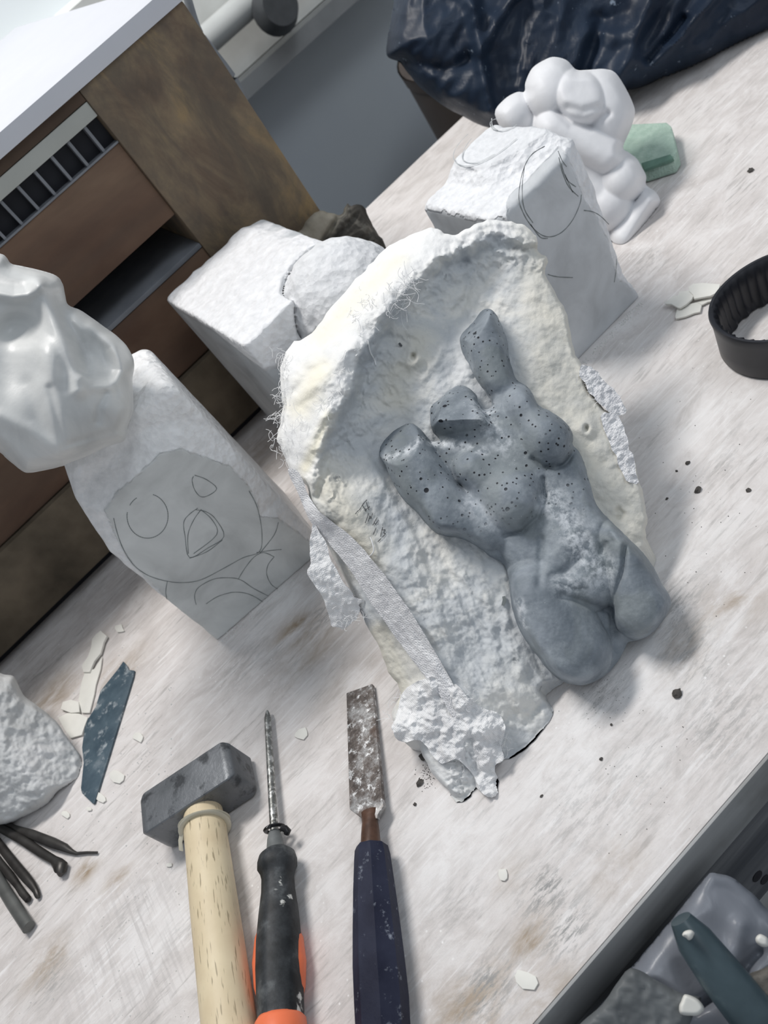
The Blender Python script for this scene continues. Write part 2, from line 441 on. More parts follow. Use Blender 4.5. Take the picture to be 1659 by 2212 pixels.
# --- table: top board with a seam, fascia strip, apron, legs
tb = empty('workbench', (.2, .55, -.78), 'long workbench with a whitewashed dusty plywood top, everything stands on it', 'table')
def top_board(x0, x1, y0, y1, st, zt=0.0):
    nx = int(round((x1 - x0) / st)); ny = int(round((y1 - y0) / st))
    gx = np.linspace(x0, x1, nx + 1); gy = np.linspace(y0, y1, ny + 1); X, Y = np.meshgrid(gx, gy, indexing='ij')
    wav = .0006 * fbm(X * 7, Y * 20, 0, 2); Z = zt + wav * 0
    edge = (Y < y0 + 1e-6); Z = np.where(edge, zt - .0008, Z)
    V = np.stack([X, Y, Z], -1).reshape(-1, 3); id_ = np.arange(len(V)).reshape(X.shape)
    F = [list(q) for q in np.stack([id_[:-1, :-1], id_[1:, :-1], id_[1:, 1:], id_[:-1, 1:]], -1).reshape(-1, 4)]
    rim = list(id_[:, 0]) + list(id_[-1, 1:]) + list(id_[-2::-1, -1]) + list(id_[0, -2:0:-1]); N = len(V)
    V = np.concatenate([V, V[rim] * [1, 1, 0] + [0, 0, -.03]])
    for k in range(len(rim)): F.append([rim[(k + 1) % len(rim)], rim[k], N + k, N + (k + 1) % len(rim)])
    F.append([N + k for k in range(len(rim))][::-1])
    px, py = proj(V)
    def blobs(lst):
        r = np.zeros(len(V))
        for cx_, cy_, w1, a in lst:
            p = at(cx_, cy_); r = np.maximum(r, a * np.exp(-(((V[:, 0] - p[0]) / (w1 * 1.5)) ** 2 + ((V[:, 1] - p[1]) / w1) ** 2)))
        return r
    A = {'brown': blobs([(640, 1365, .013, .9), (670, 1400, .02, .45), (185, 1880, .008, .8), (250, 1905, .008, .7), (1150, 2035, .009, .9), (1590, 1290, .014, .5), (100, 2080, .014, .6), (1010, 2190, .02, .6), (1330, 1880, .012, .35), (250, 1460, .02, .5), (120, 1500, .02, .6), (1480, 1400, .015, .4), (1180, 2160, .012, .6), (1100, 1900, .01, .25), (760, 1480, .02, .25), (530, 1010, .03, .45), (1600, 620, .02, .2)]),
         'grey': blobs([(700, 1330, .012, .7), (1180, 1925, .011, .9), (1225, 2010, .010, .9), (1050, 2140, .012, .9), (1300, 1500, .012, .5), (1460, 1300, .014, .6), (1480, 1390, .012, .6), (110, 2120, .012, .5), (1520, 1450, .012, .5), (400, 2000, .012, .3), (860, 1800, .01, .2), (1130, 1650, .012, .0), (1560, 1000, .012, .3), (1400, 560, .012, .5), (270, 1980, .014, .35), (520, 1440, .02, .35), (1560, 1560, .02, .5), (1250, 1760, .02, .35), (1350, 1700, .02, .3), (990, 1950, .015, .3)]),
         'white': blobs([(1400, 1450, .03, .9), (950, 1850, .03, .7), (1300, 800, .03, .8), (1440, 1230, .03, .7), (620, 1290, .02, 1), (350, 2000, .03, .6), (1330, 700, .02, .9), (1250, 1600, .035, .7), (1500, 900, .05, .5), (600, 2000, .04, .4)]),
         'cross': blobs([(270, 2020, .03, 1), (340, 2080, .03, .8), (180, 2150, .02, .5)])}
    o = mk('tabletop', V, F, TABLE, None, True, A, 30); return o
adopt(top_board(-1.3, 1.25, .1639, .705, .006), tb)
adopt(top_board(-1.3, 1.25, .7056, .93, .008, -.0003), tb)
# fascia edge, slightly worn
fa = adopt(box('edge_strip', (-1.3, .162, -.036), (1.25, .1638, -.001), FASCIA, .0006), tb)
tag(fa, 'grey weathered front edge')
APR = Mat('dark_grey_apron_wood', .8, .2); f = APR.noise(60, 6, (.06, 1, 1)); APR.col(APR.ramp(f, [(.3, (.09, .095, .105)), (.6, (.17, .175, .185)), (.75, (.27, .275, .28))])).bump(f, .001)
adopt(box('apron', (-1.2, .176, -.17), (1.2, .20, -.031), APR.m, .001), tb)
for px_, py_, r_ in ((1636, 1893, .004), (1652, 1900, .0036), (1640, 1720, .003)):
    kp = on_y(px_, py_, .1757)
    if kp[2] < -.04:
        kn = adopt(sweep('knot', [kp, kp + np.array([0, -.0003, 0])], [(r_, r_ * 1.3)] * 2, BLACKK, 12), tb)
for x, y in ((-1.2, .22), (1.14, .22), (-1.2, .85), (1.14, .85)):
    adopt(box('leg', (x, y, -.78), (x + .06, y + .06, -.031), FASCIA, .002), tb)
shelf = adopt(box('shelf', (-1.15, .21, -.44), (1.15, .90, -.42), FASCIA, .001), tb)

# --- crate cabinet behind, standing on the table
WOOD = Mat('stained_brown_wood', .6, .3)
f = WOOD.noise(13, 8, (1, 1, .6), (0, 0, 0), .8, .65); g = WOOD.noise(34, 8, (1, 1, .4), (0, 0, 0), .5, .7)
c = WOOD.ramp(f, [(.3, (.06, .042, .032)), (.45, (.16, .115, .08)), (.56, (.24, .18, .115)), (.7, (.38, .26, .12))])
c = WOOD.mix(WOOD.ramp(g, [(.42, .65), (.6, 0.0)]), c, (.10, .085, .07))
WOOD.col(c).bump(g, .001); WOOD = WOOD.m
REDW = Mat('reddish_plywood', .6, .3)
f = REDW.noise(8, 6, (.5, 1, 1), (0, 0, 0), .5); g = REDW.noise(30, 5, (.15, 1, 1))
c = REDW.ramp(f, [(.3, (.085, .045, .03)), (.5, (.17, .105, .07)), (.7, (.24, .165, .11))]); c = REDW.mix(REDW.ramp(g, [(.45, .5), (.6, 0.0)]), c, (.09, .06, .045))
REDW.col(c).bump(g, .0008); REDW = REDW.m
DKPLY = simple('dark_plywood', (.13, .105, .075), .7, .45, 22, bump=.002)
RECESS_SHADE = simple('recess_shade', (.012, .013, .018), .6, .3, 10)  # near-black standing in for shade in the cabinet's gap, opening and slots
LAM = simple('white_laminate', (.60, .61, .65), .35, .02, 20)
CREAM = simple('cream_strip', (.42, .43, .40), .5, .08, 20)
DKBR = simple('dark_brown_board', (.07, .045, .03), .6, .3, 20)
GREYM = simple('grey_bars', (.20, .21, .23), .5, .15, 40)
cb = empty('wooden_cabinet', (-.1, .9, 0), 'stained brown wooden cabinet standing at the back of the bench', 'cabinet')
Y0 = .74
adopt(box('stile', (.142, Y0, 0.0), (.253, 1.1, .318), WOOD, .002), cb)
adopt(box('panel', (-.9, Y0 + .004, .201), (.1418, Y0 + .02, .272), REDW, .001), cb)
adopt(box('panel', (-.9, Y0 + .002, .091), (.1418, Y0 + .02, .165), REDW, .001), cb)
adopt(box('plank', (-.9, Y0 - .004, .012), (.1418, Y0 + .02, .0895), DKPLY, .003), cb)
adopt(box('gap_shade', (-.9, Y0 + .012, .0), (.1418, Y0 + .03, .0115), RECESS_SHADE, .0), cb)  # black strip put in for the shaded gap under the plank
adopt(box('shelf', (-.9, Y0 + .001, .1655), (.1418, 1.08, .17), GREYM, .0008), cb)
adopt(box('back_panel', (-.9, Y0 + .12, .17), (.1418, Y0 + .13, .2), RECESS_SHADE, .0), cb)  # coloured black for the shade inside the opening
adopt(box('rail', (-.9, Y0 + .002, .2965), (.1418, Y0 + .02, .309), CREAM, .0008), cb)
adopt(box('rail', (-.9, Y0 + .001, .3095), (.1418, Y0 + .02, .318), DKBR, .0008), cb)
gr = adopt(box('grille', (-.9, Y0 + .012, .272), (.1418, Y0 + .016, .2965), RECESS_SHADE, 0), cb)  # black sheet in place of the shade behind the bars
tag(gr, 'black sheet painted as a shaded slotted opening crossed by thin grey bars')
x = .128
while x > -.35:
    s = box('grille_bar', (x - .0012, Y0 + .004, .2735), (x + .0012, Y0 + .0119, .2962), GREYM, 0); adopt(s, gr); x -= .0178
adopt(box('rail', (-.9, Y0 + .003, .2722), (.1418, Y0 + .012, .2738), GREYM, 0), cb)
board = tag(box('white_board', (-2.4, Y0 - .003, .3182), (.258, 1.42, .332), LAM, .001), 'white laminated board lying on top of the brown wooden cabinet', 'board')
tag(sweep('cable', [on_y(*p, .86) for p in smooth_poly([(395, -40), (425, 60), (455, 105), (490, 150), (515, 190), (540, 260)], 5, False)], .0042, simple('grey_cable', (.25, .27, .29), .4), 8),
    'thin grey cable hanging beside the right side of the wooden cabinet', 'cable')
# pipe clamp at the wall rail
PIPE = simple('grey_pipe', (.55, .57, .56), .35, .1, 10)
tag(sweep('wall_pipe', [(-2.4, 1.46, .155), (1.2, 1.46, .155)], .022, PIPE, 16), 'pale pipe running along the wall above the gap behind the bench', 'pipe')
bm = bmesh.new()
bmesh.ops.create_cone(bm, segments=24, cap_ends=True, radius1=.04, radius2=.03, depth=.03)
o = from_bm('pipe_valve', bm, simple('dark_valve', (.06, .065, .07), .4), True, 40)
o.location = on_y(600, 15, 1.42); o.rotation_euler = (math.radians(80), 0, 0)
tag(o, 'dark round valve on the pipe at the top edge of the picture', 'valve')
adopt_loc = o.location.copy()

# --- block of rotten wood beside the cabinet
LOGM = Mat('split_wood', .85, .1)
f = LOGM.noise(30, 6, (.3, 1, 1), (0, 0, .5), .4); LOGM.col(LOGM.ramp(f, [(.35, (.03, .028, .025)), (.5, (.14, .125, .10)), (.62, (.36, .33, .27))])).bump(f, .004)
def sdf_obj(name, fn, lo, hi, h, mat, attrs=None, parent=None):
    P = grid(lo, hi, h); Fv = fn(P); V, F = surfnets(Fv, lo, h)
    return mk(name, V, F, mat, parent, True, {k: a(V) for k, a in (attrs or {}).items()})
LO = [(632, 560), (640, 510), (655, 488), (672, 465), (692, 455), (715, 460), (736, 464), (744, 452), (750, 439), (758, 446), (768, 441), (786, 447), (797, 470), (812, 498), (832, 528), (845, 575), (868, 640), (862, 672), (800, 715), (740, 700), (668, 630)]
Pl = on_y(740, 520, .705); nl = np.array([-.2, -.90, .38]); nl /= np.linalg.norm(nl)
def log_h(X, Y, D):
    e = np.clip(D / 14, 0, 1); u = X * .72 - Y * .69; v = X * .69 + Y * .72
    side = sstep(-6, 6, (X - 742) * .86 + (Y - 455) * .50)
    return .012 * np.sqrt(1 - (1 - e) ** 2) + np.where(side > .5, .003, 0) * side + (.0008 + .003 * side) * ridged(v * .06, u * .012, 3, 4) * e - .005 * groove(X, Y, [(742, 455), (700, 520), (660, 590)], 7)
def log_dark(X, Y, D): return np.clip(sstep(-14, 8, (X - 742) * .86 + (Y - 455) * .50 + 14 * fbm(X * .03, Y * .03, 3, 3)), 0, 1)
fl_ = LOGM.noise(60, 6, (1, 1, .4), (0, 0, .4), .4)
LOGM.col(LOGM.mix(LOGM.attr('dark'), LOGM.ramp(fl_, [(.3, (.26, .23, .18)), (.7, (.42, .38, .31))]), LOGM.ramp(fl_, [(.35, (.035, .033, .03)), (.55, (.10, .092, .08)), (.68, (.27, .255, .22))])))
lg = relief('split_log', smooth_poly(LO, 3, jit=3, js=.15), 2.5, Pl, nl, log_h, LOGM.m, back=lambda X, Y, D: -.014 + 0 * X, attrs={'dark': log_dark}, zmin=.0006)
tag(lg, 'rough split piece of firewood, half pale and half dark, standing right of the cabinet', 'firewood')
del f, g, c

# ================================================================== MARBLE PIECES
def marble(name, polished=(.66, .675, .665), chipped=(.90, .90, .90), bumpd=.0012):
    m = Mat(name, .6, .35)
    a = m.attr('chip'); f = m.noise(22, 6, dist=.6); g = m.noise(120, 5)
    pol = m.ramp(f, [(.32, tuple(np.array(polished) * .80)), (.5, polished), (.68, tuple(np.minimum(np.array(polished) * 1.16, 1)))])
    chp = m.ramp(g, [(.3, tuple(np.array(chipped) * .86)), (.6, chipped), (.8, (.93, .94, .96))])
    m.col(m.mix(a, pol, chp))
    h = m.math('MULTIPLY', m.math('ADD', m.noise(180, 5), m.voro(230).outputs['Distance']), a)
    m.bump(h, bumpd, .8); m.bump(m.noise(400, 3), .0001, .5)
    return m.m
MARB = marble('sawn_and_chipped_marble')
PENCIL = Mat('pencil_line', .6, .3); PENCIL.col((.20, .22, .22)); PENCIL = PENCIL.m
PENCIL_L = Mat('faint_pencil_line', .6, .3); PENCIL_L.col((.42, .44, .45)); PENCIL_L = PENCIL_L.m
C4 = lambda pts: [(x * .4522, 450 + y * .4522) for x, y in pts]

# --- left block with drawn face
bl = at(470, 1385); br = at(704, 1181)
ex = br - bl; WL = np.linalg.norm(ex); ex /= WL; ey = np.array([-ex[1], ex[0], 0])
LP = [(226, 1101), (253, 1060), (289, 1033), (344, 979), (389, 968), (434, 984), (497, 1006), (534, 1047), (556, 1083), (561, 1115), (601, 1119), (651, 1155), (760, 1240), (600, 1400), (470, 1400), (400, 1330), (344, 1277), (298, 1232), (267, 1192), (240, 1140)]
LH = .187
def local(P): return ((P[0] - bl[0]) * ex[0] + (P[1] - bl[1]) * ex[1], (P[0] - bl[0]) * ey[0] + (P[1] - bl[1]) * ey[1], P[2])
def left_fn(P):
    u, v, w = local(P)
    shp = u.shape; sx, sy = proj(np.stack([P[0], P[1], P[2]], -1))
    front = v < .03
    sd = np.full(shp, -60.0); sd[front] = sdist(sx[front], sy[front], LP)
    rec = .60 * np.clip(-sd - 1, 0, 60) * .00033 + np.where(sd < 0, .0012, 0)
    n = fbm(P[0] * 55, P[1] * 55, P[2] * 55, 4); rg = ridged(P[0] * 70, P[1] * 70, P[2] * 70)
    rough = np.where(sd < 0, .0016 * n + .0006 * rg, 0)
    top = LH - .10 * np.clip(np.abs(u - WL * .62) - .028, 0, 1) ** 1.0 * 1.3 - .6 * np.clip(.03 - u, 0, 1) + .003 * n
    b = .004
    left = -u + .0 + .001 * n + np.clip(w - .12, 0, 1) * .25
    d = smax(smax(smax(left, u - WL - .0006 * n, b), smax(-v + rec + rough, v - .1 + .003 * n, b), b), w - top, .012)
    return np.maximum(d, -w)
def left_chip(V):
    u, v, w = local(V.T); sx, sy = proj(V); sd = sdist(sx, sy, LP) + 3 * fbm(V[:, 0] * 150, V[:, 1] * 150, V[:, 2] * 150, 2)
    return np.where(v > .02, 1.0, np.clip(.5 - sd * .5, 0, 1))
lo = np.array([bl[0] - .012, br[1] - .012, -.003]); hi = np.array([br[0] + .022, bl[1] + .115, LH + .012])
lb = sdf_obj('marble_block', left_fn, lo, hi, .0013, MARB, {'chip': left_chip})
tag(lb, 'upright marble block with a beaked face pencilled on its sawn front, left of the mould', 'sculpture')
nL = np.array([ex[1], -ex[0], 0])      # outward normal of front face
def on_left(pts):
    P = on_plane(*np.array(pts, float).T, bl, nL, .0002); return P
def arc(cx, cy, rx, ry, a0, a1, n=30, rot=0):
    r = math.radians(rot); out = []
    for i in range(n + 1):
        a = math.radians(a0 + (a1 - a0) * i / n); x = rx * math.cos(a); y = ry * math.sin(a)
        out.append((cx + x * math.cos(r) - y * math.sin(r), cy + x * math.sin(r) + y * math.cos(r)))
    return out
strokes = [arc(705, 1470, 98, 106, -75, 190, 40), arc(700, 1468, 92, 98, -150, -120, 6),
    [(930, 1275), (985, 1295), (1035, 1337), (1000, 1370), (960, 1378), (930, 1345), (918, 1300), (925, 1280)],
    [(935, 1440), (985, 1450), (1030, 1485), (1070, 1568), (990, 1625), (905, 1668), (885, 1570), (878, 1500), (905, 1462), (945, 1432)],
    [(900, 1650), (898, 1560), (925, 1490), (960, 1440)], [(1062, 1585), (990, 1640), (905, 1672)], [(960, 1440), (1015, 1490), (1035, 1560), (925, 1650)],
    [(543, 1480), (560, 1550), (590, 1630), (640, 1705), (710, 1755), (800, 1782), (880, 1788), (960, 1775), (1060, 1725), (1160, 1670), (1240, 1640), (1252, 1560), (1240, 1470), (1222, 1410), (1190, 1350)],
    [(800, 1780), (792, 1830), (797, 1868)], [(937, 1893), (930, 1850), (950, 1810), (1020, 1772), (1090, 1765), (1150, 1775), (1210, 1815), (1282, 1852)],
    [(1138, 1772), (1170, 1720), (1215, 1665), (1260, 1645), (1310, 1665)], [(1225, 1645), (1290, 1635), (1345, 1630)], [(1310, 1665), (1280, 1705), (1275, 1750), (1295, 1795), (1325, 1818)],
    [(985, 1890), (1040, 1855), (1110, 1835), (1170, 1838), (1215, 1855), (1255, 1880)], [(1240, 1650), (1310, 1560), (1330, 1500)]]
dr = ribbon('pencil_drawing', [(on_left(smooth_poly(C4(s), 4, False)), nL) for s in strokes], .0006, PENCIL)
dr.parent = lb

# --- marble head on top of the block
HEADM = Mat('smooth_carved_marble', .38, .4); HEADM.col(HEADM.ramp(HEADM.noise(14, 6, dist=1.2), [(.3, (.54, .55, .545)), (.5, (.69, .695, .68)), (.7, (.82, .82, .80))])).bump(HEADM.noise(90, 4), .0003); HEADM = HEADM.m
HO = [(-190, 560), (-120, 535), (-50, 540), (0, 548), (14, 556), (24, 569), (47, 575), (89, 584), (122, 596), (136, 615), (141, 638), (148, 659), (179, 673), (240, 716), (268, 740), (284, 765), (290, 789), (286, 822), (288, 871), (286, 895), (275, 920), (270, 951), (230, 965), (190, 985), (150, 1000), (136, 1007), (106, 1014), (68, 1021), (47, 1017), (14, 990), (0, 977), (-60, 940), (-150, 880), (-210, 780), (-220, 650)]
Ph = on_y(90, 800, .55); vh = CAMP - Ph; vh /= np.linalg.norm(vh)
nh = np.array([0.05, -.8, .6]); nh /= np.linalg.norm(nh)
hr = rbf([(-100, 700, 38), (-40, 600, 32), (0, 640, 36), (60, 640, 38), (100, 620, 34), (130, 660, 34), (110, 760, 46), (60, 800, 42), (180, 780, 38), (230, 770, 33), (262, 800, 28), (250, 870, 34), (130, 850, 46), (175, 900, 42), (80, 900, 42), (135, 965, 36), (220, 940, 28), (40, 970, 30), (95, 1000, 26), (-50, 850, 40), (10, 720, 34)])
def gd(X, Y, c, rx, ry, ang):
    ca, sa = math.cos(math.radians(ang)), math.sin(math.radians(ang)); u = ((X - c[0]) * ca + (Y - c[1]) * sa) / rx; v = (-(X - c[0]) * sa + (Y - c[1]) * ca) / ry
    return np.exp(-(u * u + v * v) ** 1.3)
def head_h(X, Y, D):
    e = np.clip(D / 34, 0, 1); pr = np.sqrt(1 - (1 - e) ** 2)
    G = lambda p, w_, a: a * groove(X, Y, p, w_)
    h = hr(X, Y)
    h = h + G([(84, 605), (98, 650), (118, 700), (142, 750), (160, 800), (170, 840)], 20, 7) + G([(-10, 632), (30, 640), (60, 636), (84, 618)], 15, 6)
    h = h - G([(128, 640), (150, 700), (172, 745), (188, 800)], 14, 6) - 8 * gd(X, Y, (212, 768), 30, 58, -28) + G([(200, 700), (246, 745), (268, 800), (240, 835), (200, 835), (180, 815)], 13, 4)
    h = h - 11 * gd(X, Y, (40, 705), 44, 36, -20) - 5 * gd(X, Y, (15, 800), 40, 60, 0) + 6 * gd(X, Y, (108, 775), 24, 46, -15)
    h = h + G([(112, 830), (124, 900), (134, 955)], 30, 3) - G([(108, 838), (118, 880), (130, 930), (137, 965)], 9, 1.5)
    h = h - G([(60, 830), (85, 900), (120, 965)], 20, 2.5) + G([(0, 900), (60, 930), (120, 968)], 18, 2.5) - G([(228, 850), (214, 880), (210, 910)], 9, 2.2) + G([(228, 880), (262, 905)], 16, 2.0) - G([(245, 840), (262, 870)], 10, 2)
    h = h - G([(150, 960), (200, 945), (268, 925)], 8, 1.6)
    return h * .001 * pr
head = relief('marble_bust', smooth_poly(HO, 4, jit=1.0), 2.5, Ph, nh, head_h, HEADM, back=lambda X, Y, D: -.04 * np.sqrt(1 - (1 - np.clip(D / 60, 0, 1)) ** 2))
tag(head, 'smooth carved marble head fragment on the pencilled block, cut by the left edge', 'sculpture')

# --- chipped marble cube with a ball growing out of it
A0 = at(355, 645, .167); A1 = at(545, 455, .167); A2 = at(555, 797, .167)
cx0 = A0[0]; cyb = A0[1]; cyf = A2[1] + .03; cx1 = A1[0]
bc = on_y(752, 658, .545)
def cube_fn(P):
    n = fbm(P[0] * 50, P[1] * 50, P[2] * 50, 4)
    top = .167 + .0025 * n - .35 * np.clip(P[0] - cx1 - (-.02), 0, 1)
    fr = -P[1] + cyf + .0 + .0015 * n + np.clip(P[2] - .10, 0, 1) * .12
    d = smax(smax(cx0 - P[0] - np.clip(.5 - P[1], 0, 1) * .2, P[0] - cx1 + .004 + .003 * n - np.clip(P[1] - .6, 0, 1) * .05, .003), smax(fr, P[1] - cyb + .0008 * n, .003), .003)
    d = smax(d, P[2] - top, .003); d = np.maximum(d, .0 - P[2])
    s = np.sqrt((P[0] - bc[0]) ** 2 + ((P[1] - bc[1])) ** 2 + (P[2] - bc[2]) ** 2) - .048 + .0012 * vnoise(P[0] * 120, P[1] * 120, P[2] * 120)
    gap = np.sqrt((P[0] - bc[0]) ** 2 + (P[1] - bc[1]) ** 2 + (P[2] - bc[2]) ** 2) - .050
    d = smax(d, -gap, .004)
    neck = np.maximum(np.hypot(P[0] - bc[0] + .0, P[1] - bc[1]) - .040, P[2] - bc[2]); neck = np.maximum(neck, -P[2])
    return smin(np.minimum(d, s), neck, .004)
def cube_chip(V):
    r = np.sqrt(((V - bc) ** 2).sum(1)); t = V[:, 2] + .004 * fbm(V[:, 0] * 60, V[:, 1] * 60, 0, 3)
    return np.where(r < .052, .75, np.clip((t - (.160 - .3 * np.clip(.60 - V[:, 1], 0, 1))) * 250, 0, 1))
MARBC = marble('sawn_marble_with_pitted_top', (.47, .49, .505), (.83, .835, .85))
cb2 = sdf_obj('marble_cube', cube_fn, (cx0 - .008, min(cyf, bc[1] - .055) - .006, -.003), (max(cx1 + .04, bc[0] + .06), cyb + .006, .196), .0018, MARBC, {'chip': cube_chip})
tag(cb2, 'chipped white marble cube with a round ball carved from it, behind the plaster mould', 'sculpture')

# --- right block with sketched circles
zt = .150
FL = on_y(1078, 462, .46); FRt = on_y(1200, 300, .46); BR = on_y(1385, 640, .46)
xl = FL[0] - .003; yb = at(912, 405, zt)[1]
RPF = [(1140, 330), (1180, 300), (1215, 320), (1245, 380), (1262, 430), (1290, 470), (1312, 520), (1335, 600), (1400, 650), (1230, 830), (1080, 700), (1100, 520), (1095, 440), (1110, 370)]
RPT = [(985, 300), (1030, 262), (1080, 250), (1150, 255), (1185, 285), (1150, 310), (1090, 345), (1040, 365), (985, 360)]
def right_fn(P):
    n = fbm(P[0] * 45, P[1] * 45, P[2] * 45, 4); rg = ridged(P[0] * 60, P[1] * 60, P[2] * 60)
    sx, sy = proj(np.stack([P[0], P[1], P[2]], -1))
    frontz = P[1] < .475; sd = np.full(sx.shape, -40.0); sd[frontz] = sdist(sx[frontz], sy[frontz], RPF)
    topz = P[2] > zt - .02; sdt = np.full(sx.shape, -40.0); sdt[topz] = sdist(sx[topz], sy[topz], RPT)
    r1 = .5 * np.clip(-sd, 0, 40) * .00042 + np.where(sd < 0, .001 + .002 * n + .0008 * rg, 0)
    r2 = .45 * np.clip(-sdt, 0, 40) * .00042 + np.where(sdt < 0, .001 + .002 * n + .0008 * rg, 0)
    # right profile: from top corner leaning out to the base
    prof = np.interp(P[2].ravel(), [0, .05, .09, .125, .15], [BR[0], BR[0] - .003, BR[0] + .001, .346, .343]).reshape(P[2].shape)
    lean = .06 * P[2]
    d = smax(smax(xl - P[0] + .0008 * n + .0, P[0] - prof + .004 * n + .001 * rg, .004), smax(.46 + r1 + lean * 0 - P[1], P[1] - yb + .003 * n, .005), .005)
    d = smax(d, P[2] - zt + r2, .006)
    return np.maximum(d, -P[2])
def right_chip(V):
    sx, sy = proj(V); j = 4 * fbm(V[:, 0] * 120, V[:, 1] * 120, V[:, 2] * 120, 3)
    sd = np.where(V[:, 1] < .472, sdist(sx, sy, RPF), np.where(V[:, 2] > zt - .012, sdist(sx, sy, RPT), -40)) + j
    lf = (V[:, 0] < xl + .006) & (V[:, 2] < zt - .012 + .004 * fbm(V[:, 1] * 80, V[:, 2] * 80, 0, 3))
    return np.where(lf, 0.0, np.where((V[:, 1] > .472) & (sd > 0), .72, np.clip(.5 - sd * .3, 0, 1)))
MARBR = marble('cool_marble', (.60, .62, .64), (.82, .83, .85))
rb = sdf_obj('marble_block', right_fn, (xl - .008, .455, -.003), (BR[0] + .03, yb + .008, zt + .006), .0016, MARBR, {'chip': right_chip})
tag(rb, 'rough marble block with circles sketched on its top and front, right behind the plaster mould', 'sculpture')
C6 = lambda pts: [(900 + x * .3376, 110 + y * .3376) for x, y in pts]
nf = np.array([0, -1., 0]); nt = np.array([0, 0, 1.])
fr_lines = [[(820, 610), (740, 660), (690, 740), (662, 850), (655, 950), (680, 1030), (720, 1100), (780, 1165), (850, 1190), (930, 1160), (1000, 1080), (1045, 980), (1055, 920)],
    [(905, 640), (930, 700), (960, 740)], [(910, 680), (935, 780), (975, 870), (1035, 930)], [(925, 720), (960, 820), (1020, 870)], [(950, 790), (975, 850), (1000, 905)],
    [(690, 740), (675, 880), (690, 1010), (745, 1100)], [(1070, 1020), (1130, 1030), (1180, 1060), (1230, 1110)], [(840, 1430), (900, 1445), (1000, 1450)], [(1280, 1330), (1275, 1420), (1265, 1480)], [(730, 1110), (790, 1190), (840, 1200)]]
d1 = ribbon('pencil_drawing', [(np.stack([on_y(*p, .4598) for p in smooth_poly(C6(s), 5, False)]), nf) for s in fr_lines], .0007, PENCIL); d1.parent = rb
tp_lines = [[(330, 530), (265, 600), (235, 670), (260, 720), (340, 735), (440, 700), (540, 640), (640, 560)], [(350, 560), (300, 640), (300, 700), (380, 715), (500, 660)],
    [(540, 430), (490, 440), (470, 465), (490, 500), (550, 512), (610, 490), (640, 470)], [(480, 430), (485, 480), (520, 510)]]
d2 = ribbon('pencil_drawing', [(np.stack([at(*p, zt + .0008) for p in smooth_poly(C6(s), 5, False)]), nt) for s in tp_lines], .0008, PENCIL_L); d2.parent = rb

# --- lumpy carved figure behind the right block
FIGM = Mat('white_carved_stone', .5, .35); FIGM.col(FIGM.ramp(FIGM.noise(16, 5), [(.3, (.72, .725, .75)), (.7, (.82, .825, .84))])).bump(FIGM.noise(60, 4), .0006); FIGM = FIGM.m
FO_ = [(1069, 247), (1089, 215), (1116, 199), (1133, 198), (1135, 178), (1150, 147), (1177, 129), (1197, 123), (1224, 130), (1244, 150), (1265, 151), (1281, 150), (1305, 149), (1329, 157), (1352, 191), (1369, 228), (1371, 248), (1362, 279), (1346, 318), (1358, 329), (1376, 343), (1386, 360), (1396, 380), (1395, 397), (1402, 405), (1416, 414), (1426, 431), (1423, 444), (1410, 464), (1389, 498), (1373, 525), (1356, 549), (1325, 545), (1285, 490), (1235, 420), (1170, 350), (1100, 300)]
Pg = on_y(1300, 350, .565); ng = np.array([-.35, -.72, .60]); ng /= np.linalg.norm(ng)
def fig_h(X, Y, D):
    h = dome(X, Y, (1110, 246), 46, 52, 0, 0, 18)
    h = smax(h, dome(X, Y, (1194, 196), 64, 76, -10, 2, 30), 1.5)
    h = smax(h, dome(X, Y, (1308, 236), 64, 94, -20, 0, 30), 1.5)
    body = capsule(X, Y, (1200, 275), (1310, 335), 46, 44, 12, 22)
    h = smax(h, body, 3)
    h = smax(h, capsule(X, Y, (1250, 330), (1310, 430), 60, 60, 0, 20), 2.5)
    face = dome(X, Y, (1252, 212), 70, 58, 38, 14, 26)
    face = smin(face, plane3((1200, 175, 34), (1310, 170, 30), (1260, 262, 41))(X, Y), 3)
    h = smax(h, face, .7)
    h = smax(h, dome(X, Y, (1345, 385), 52, 60, 20, 4, 26), 1.5)
    h = smax(h, dome(X, Y, (1320, 440), 52, 60, 20, 2, 22), 2)
    h = smax(h, capsule(X, Y, (1404, 432), (1352, 512), 26, 34, 2, 18), 1.0)
    h = h - 4 * groove(X, Y, [(1205, 240), (1235, 270), (1275, 276), (1312, 245)], 8) - 2.5 * groove(X, Y, [(1228, 232), (1258, 240), (1290, 232)], 10)
    h = h + .5 * fbm(X * .02, Y * .02, 3, 3)
    e = np.clip(D / 26, 0, 1); return np.maximum(h, 2) * .001 * np.sqrt(1 - (1 - e) ** 2)
fg = relief('carved_figure', smooth_poly(FO_, 4), 2.5, Pg, ng, fig_h, FIGM, back=lambda X, Y, D: -.03 * np.sqrt(1 - (1 - np.clip(D / 55, 0, 1)) ** 2), zmin=.0006)
tag(fg, 'smooth white carved stone figure of rounded lumps behind the sketched marble block', 'sculpture')

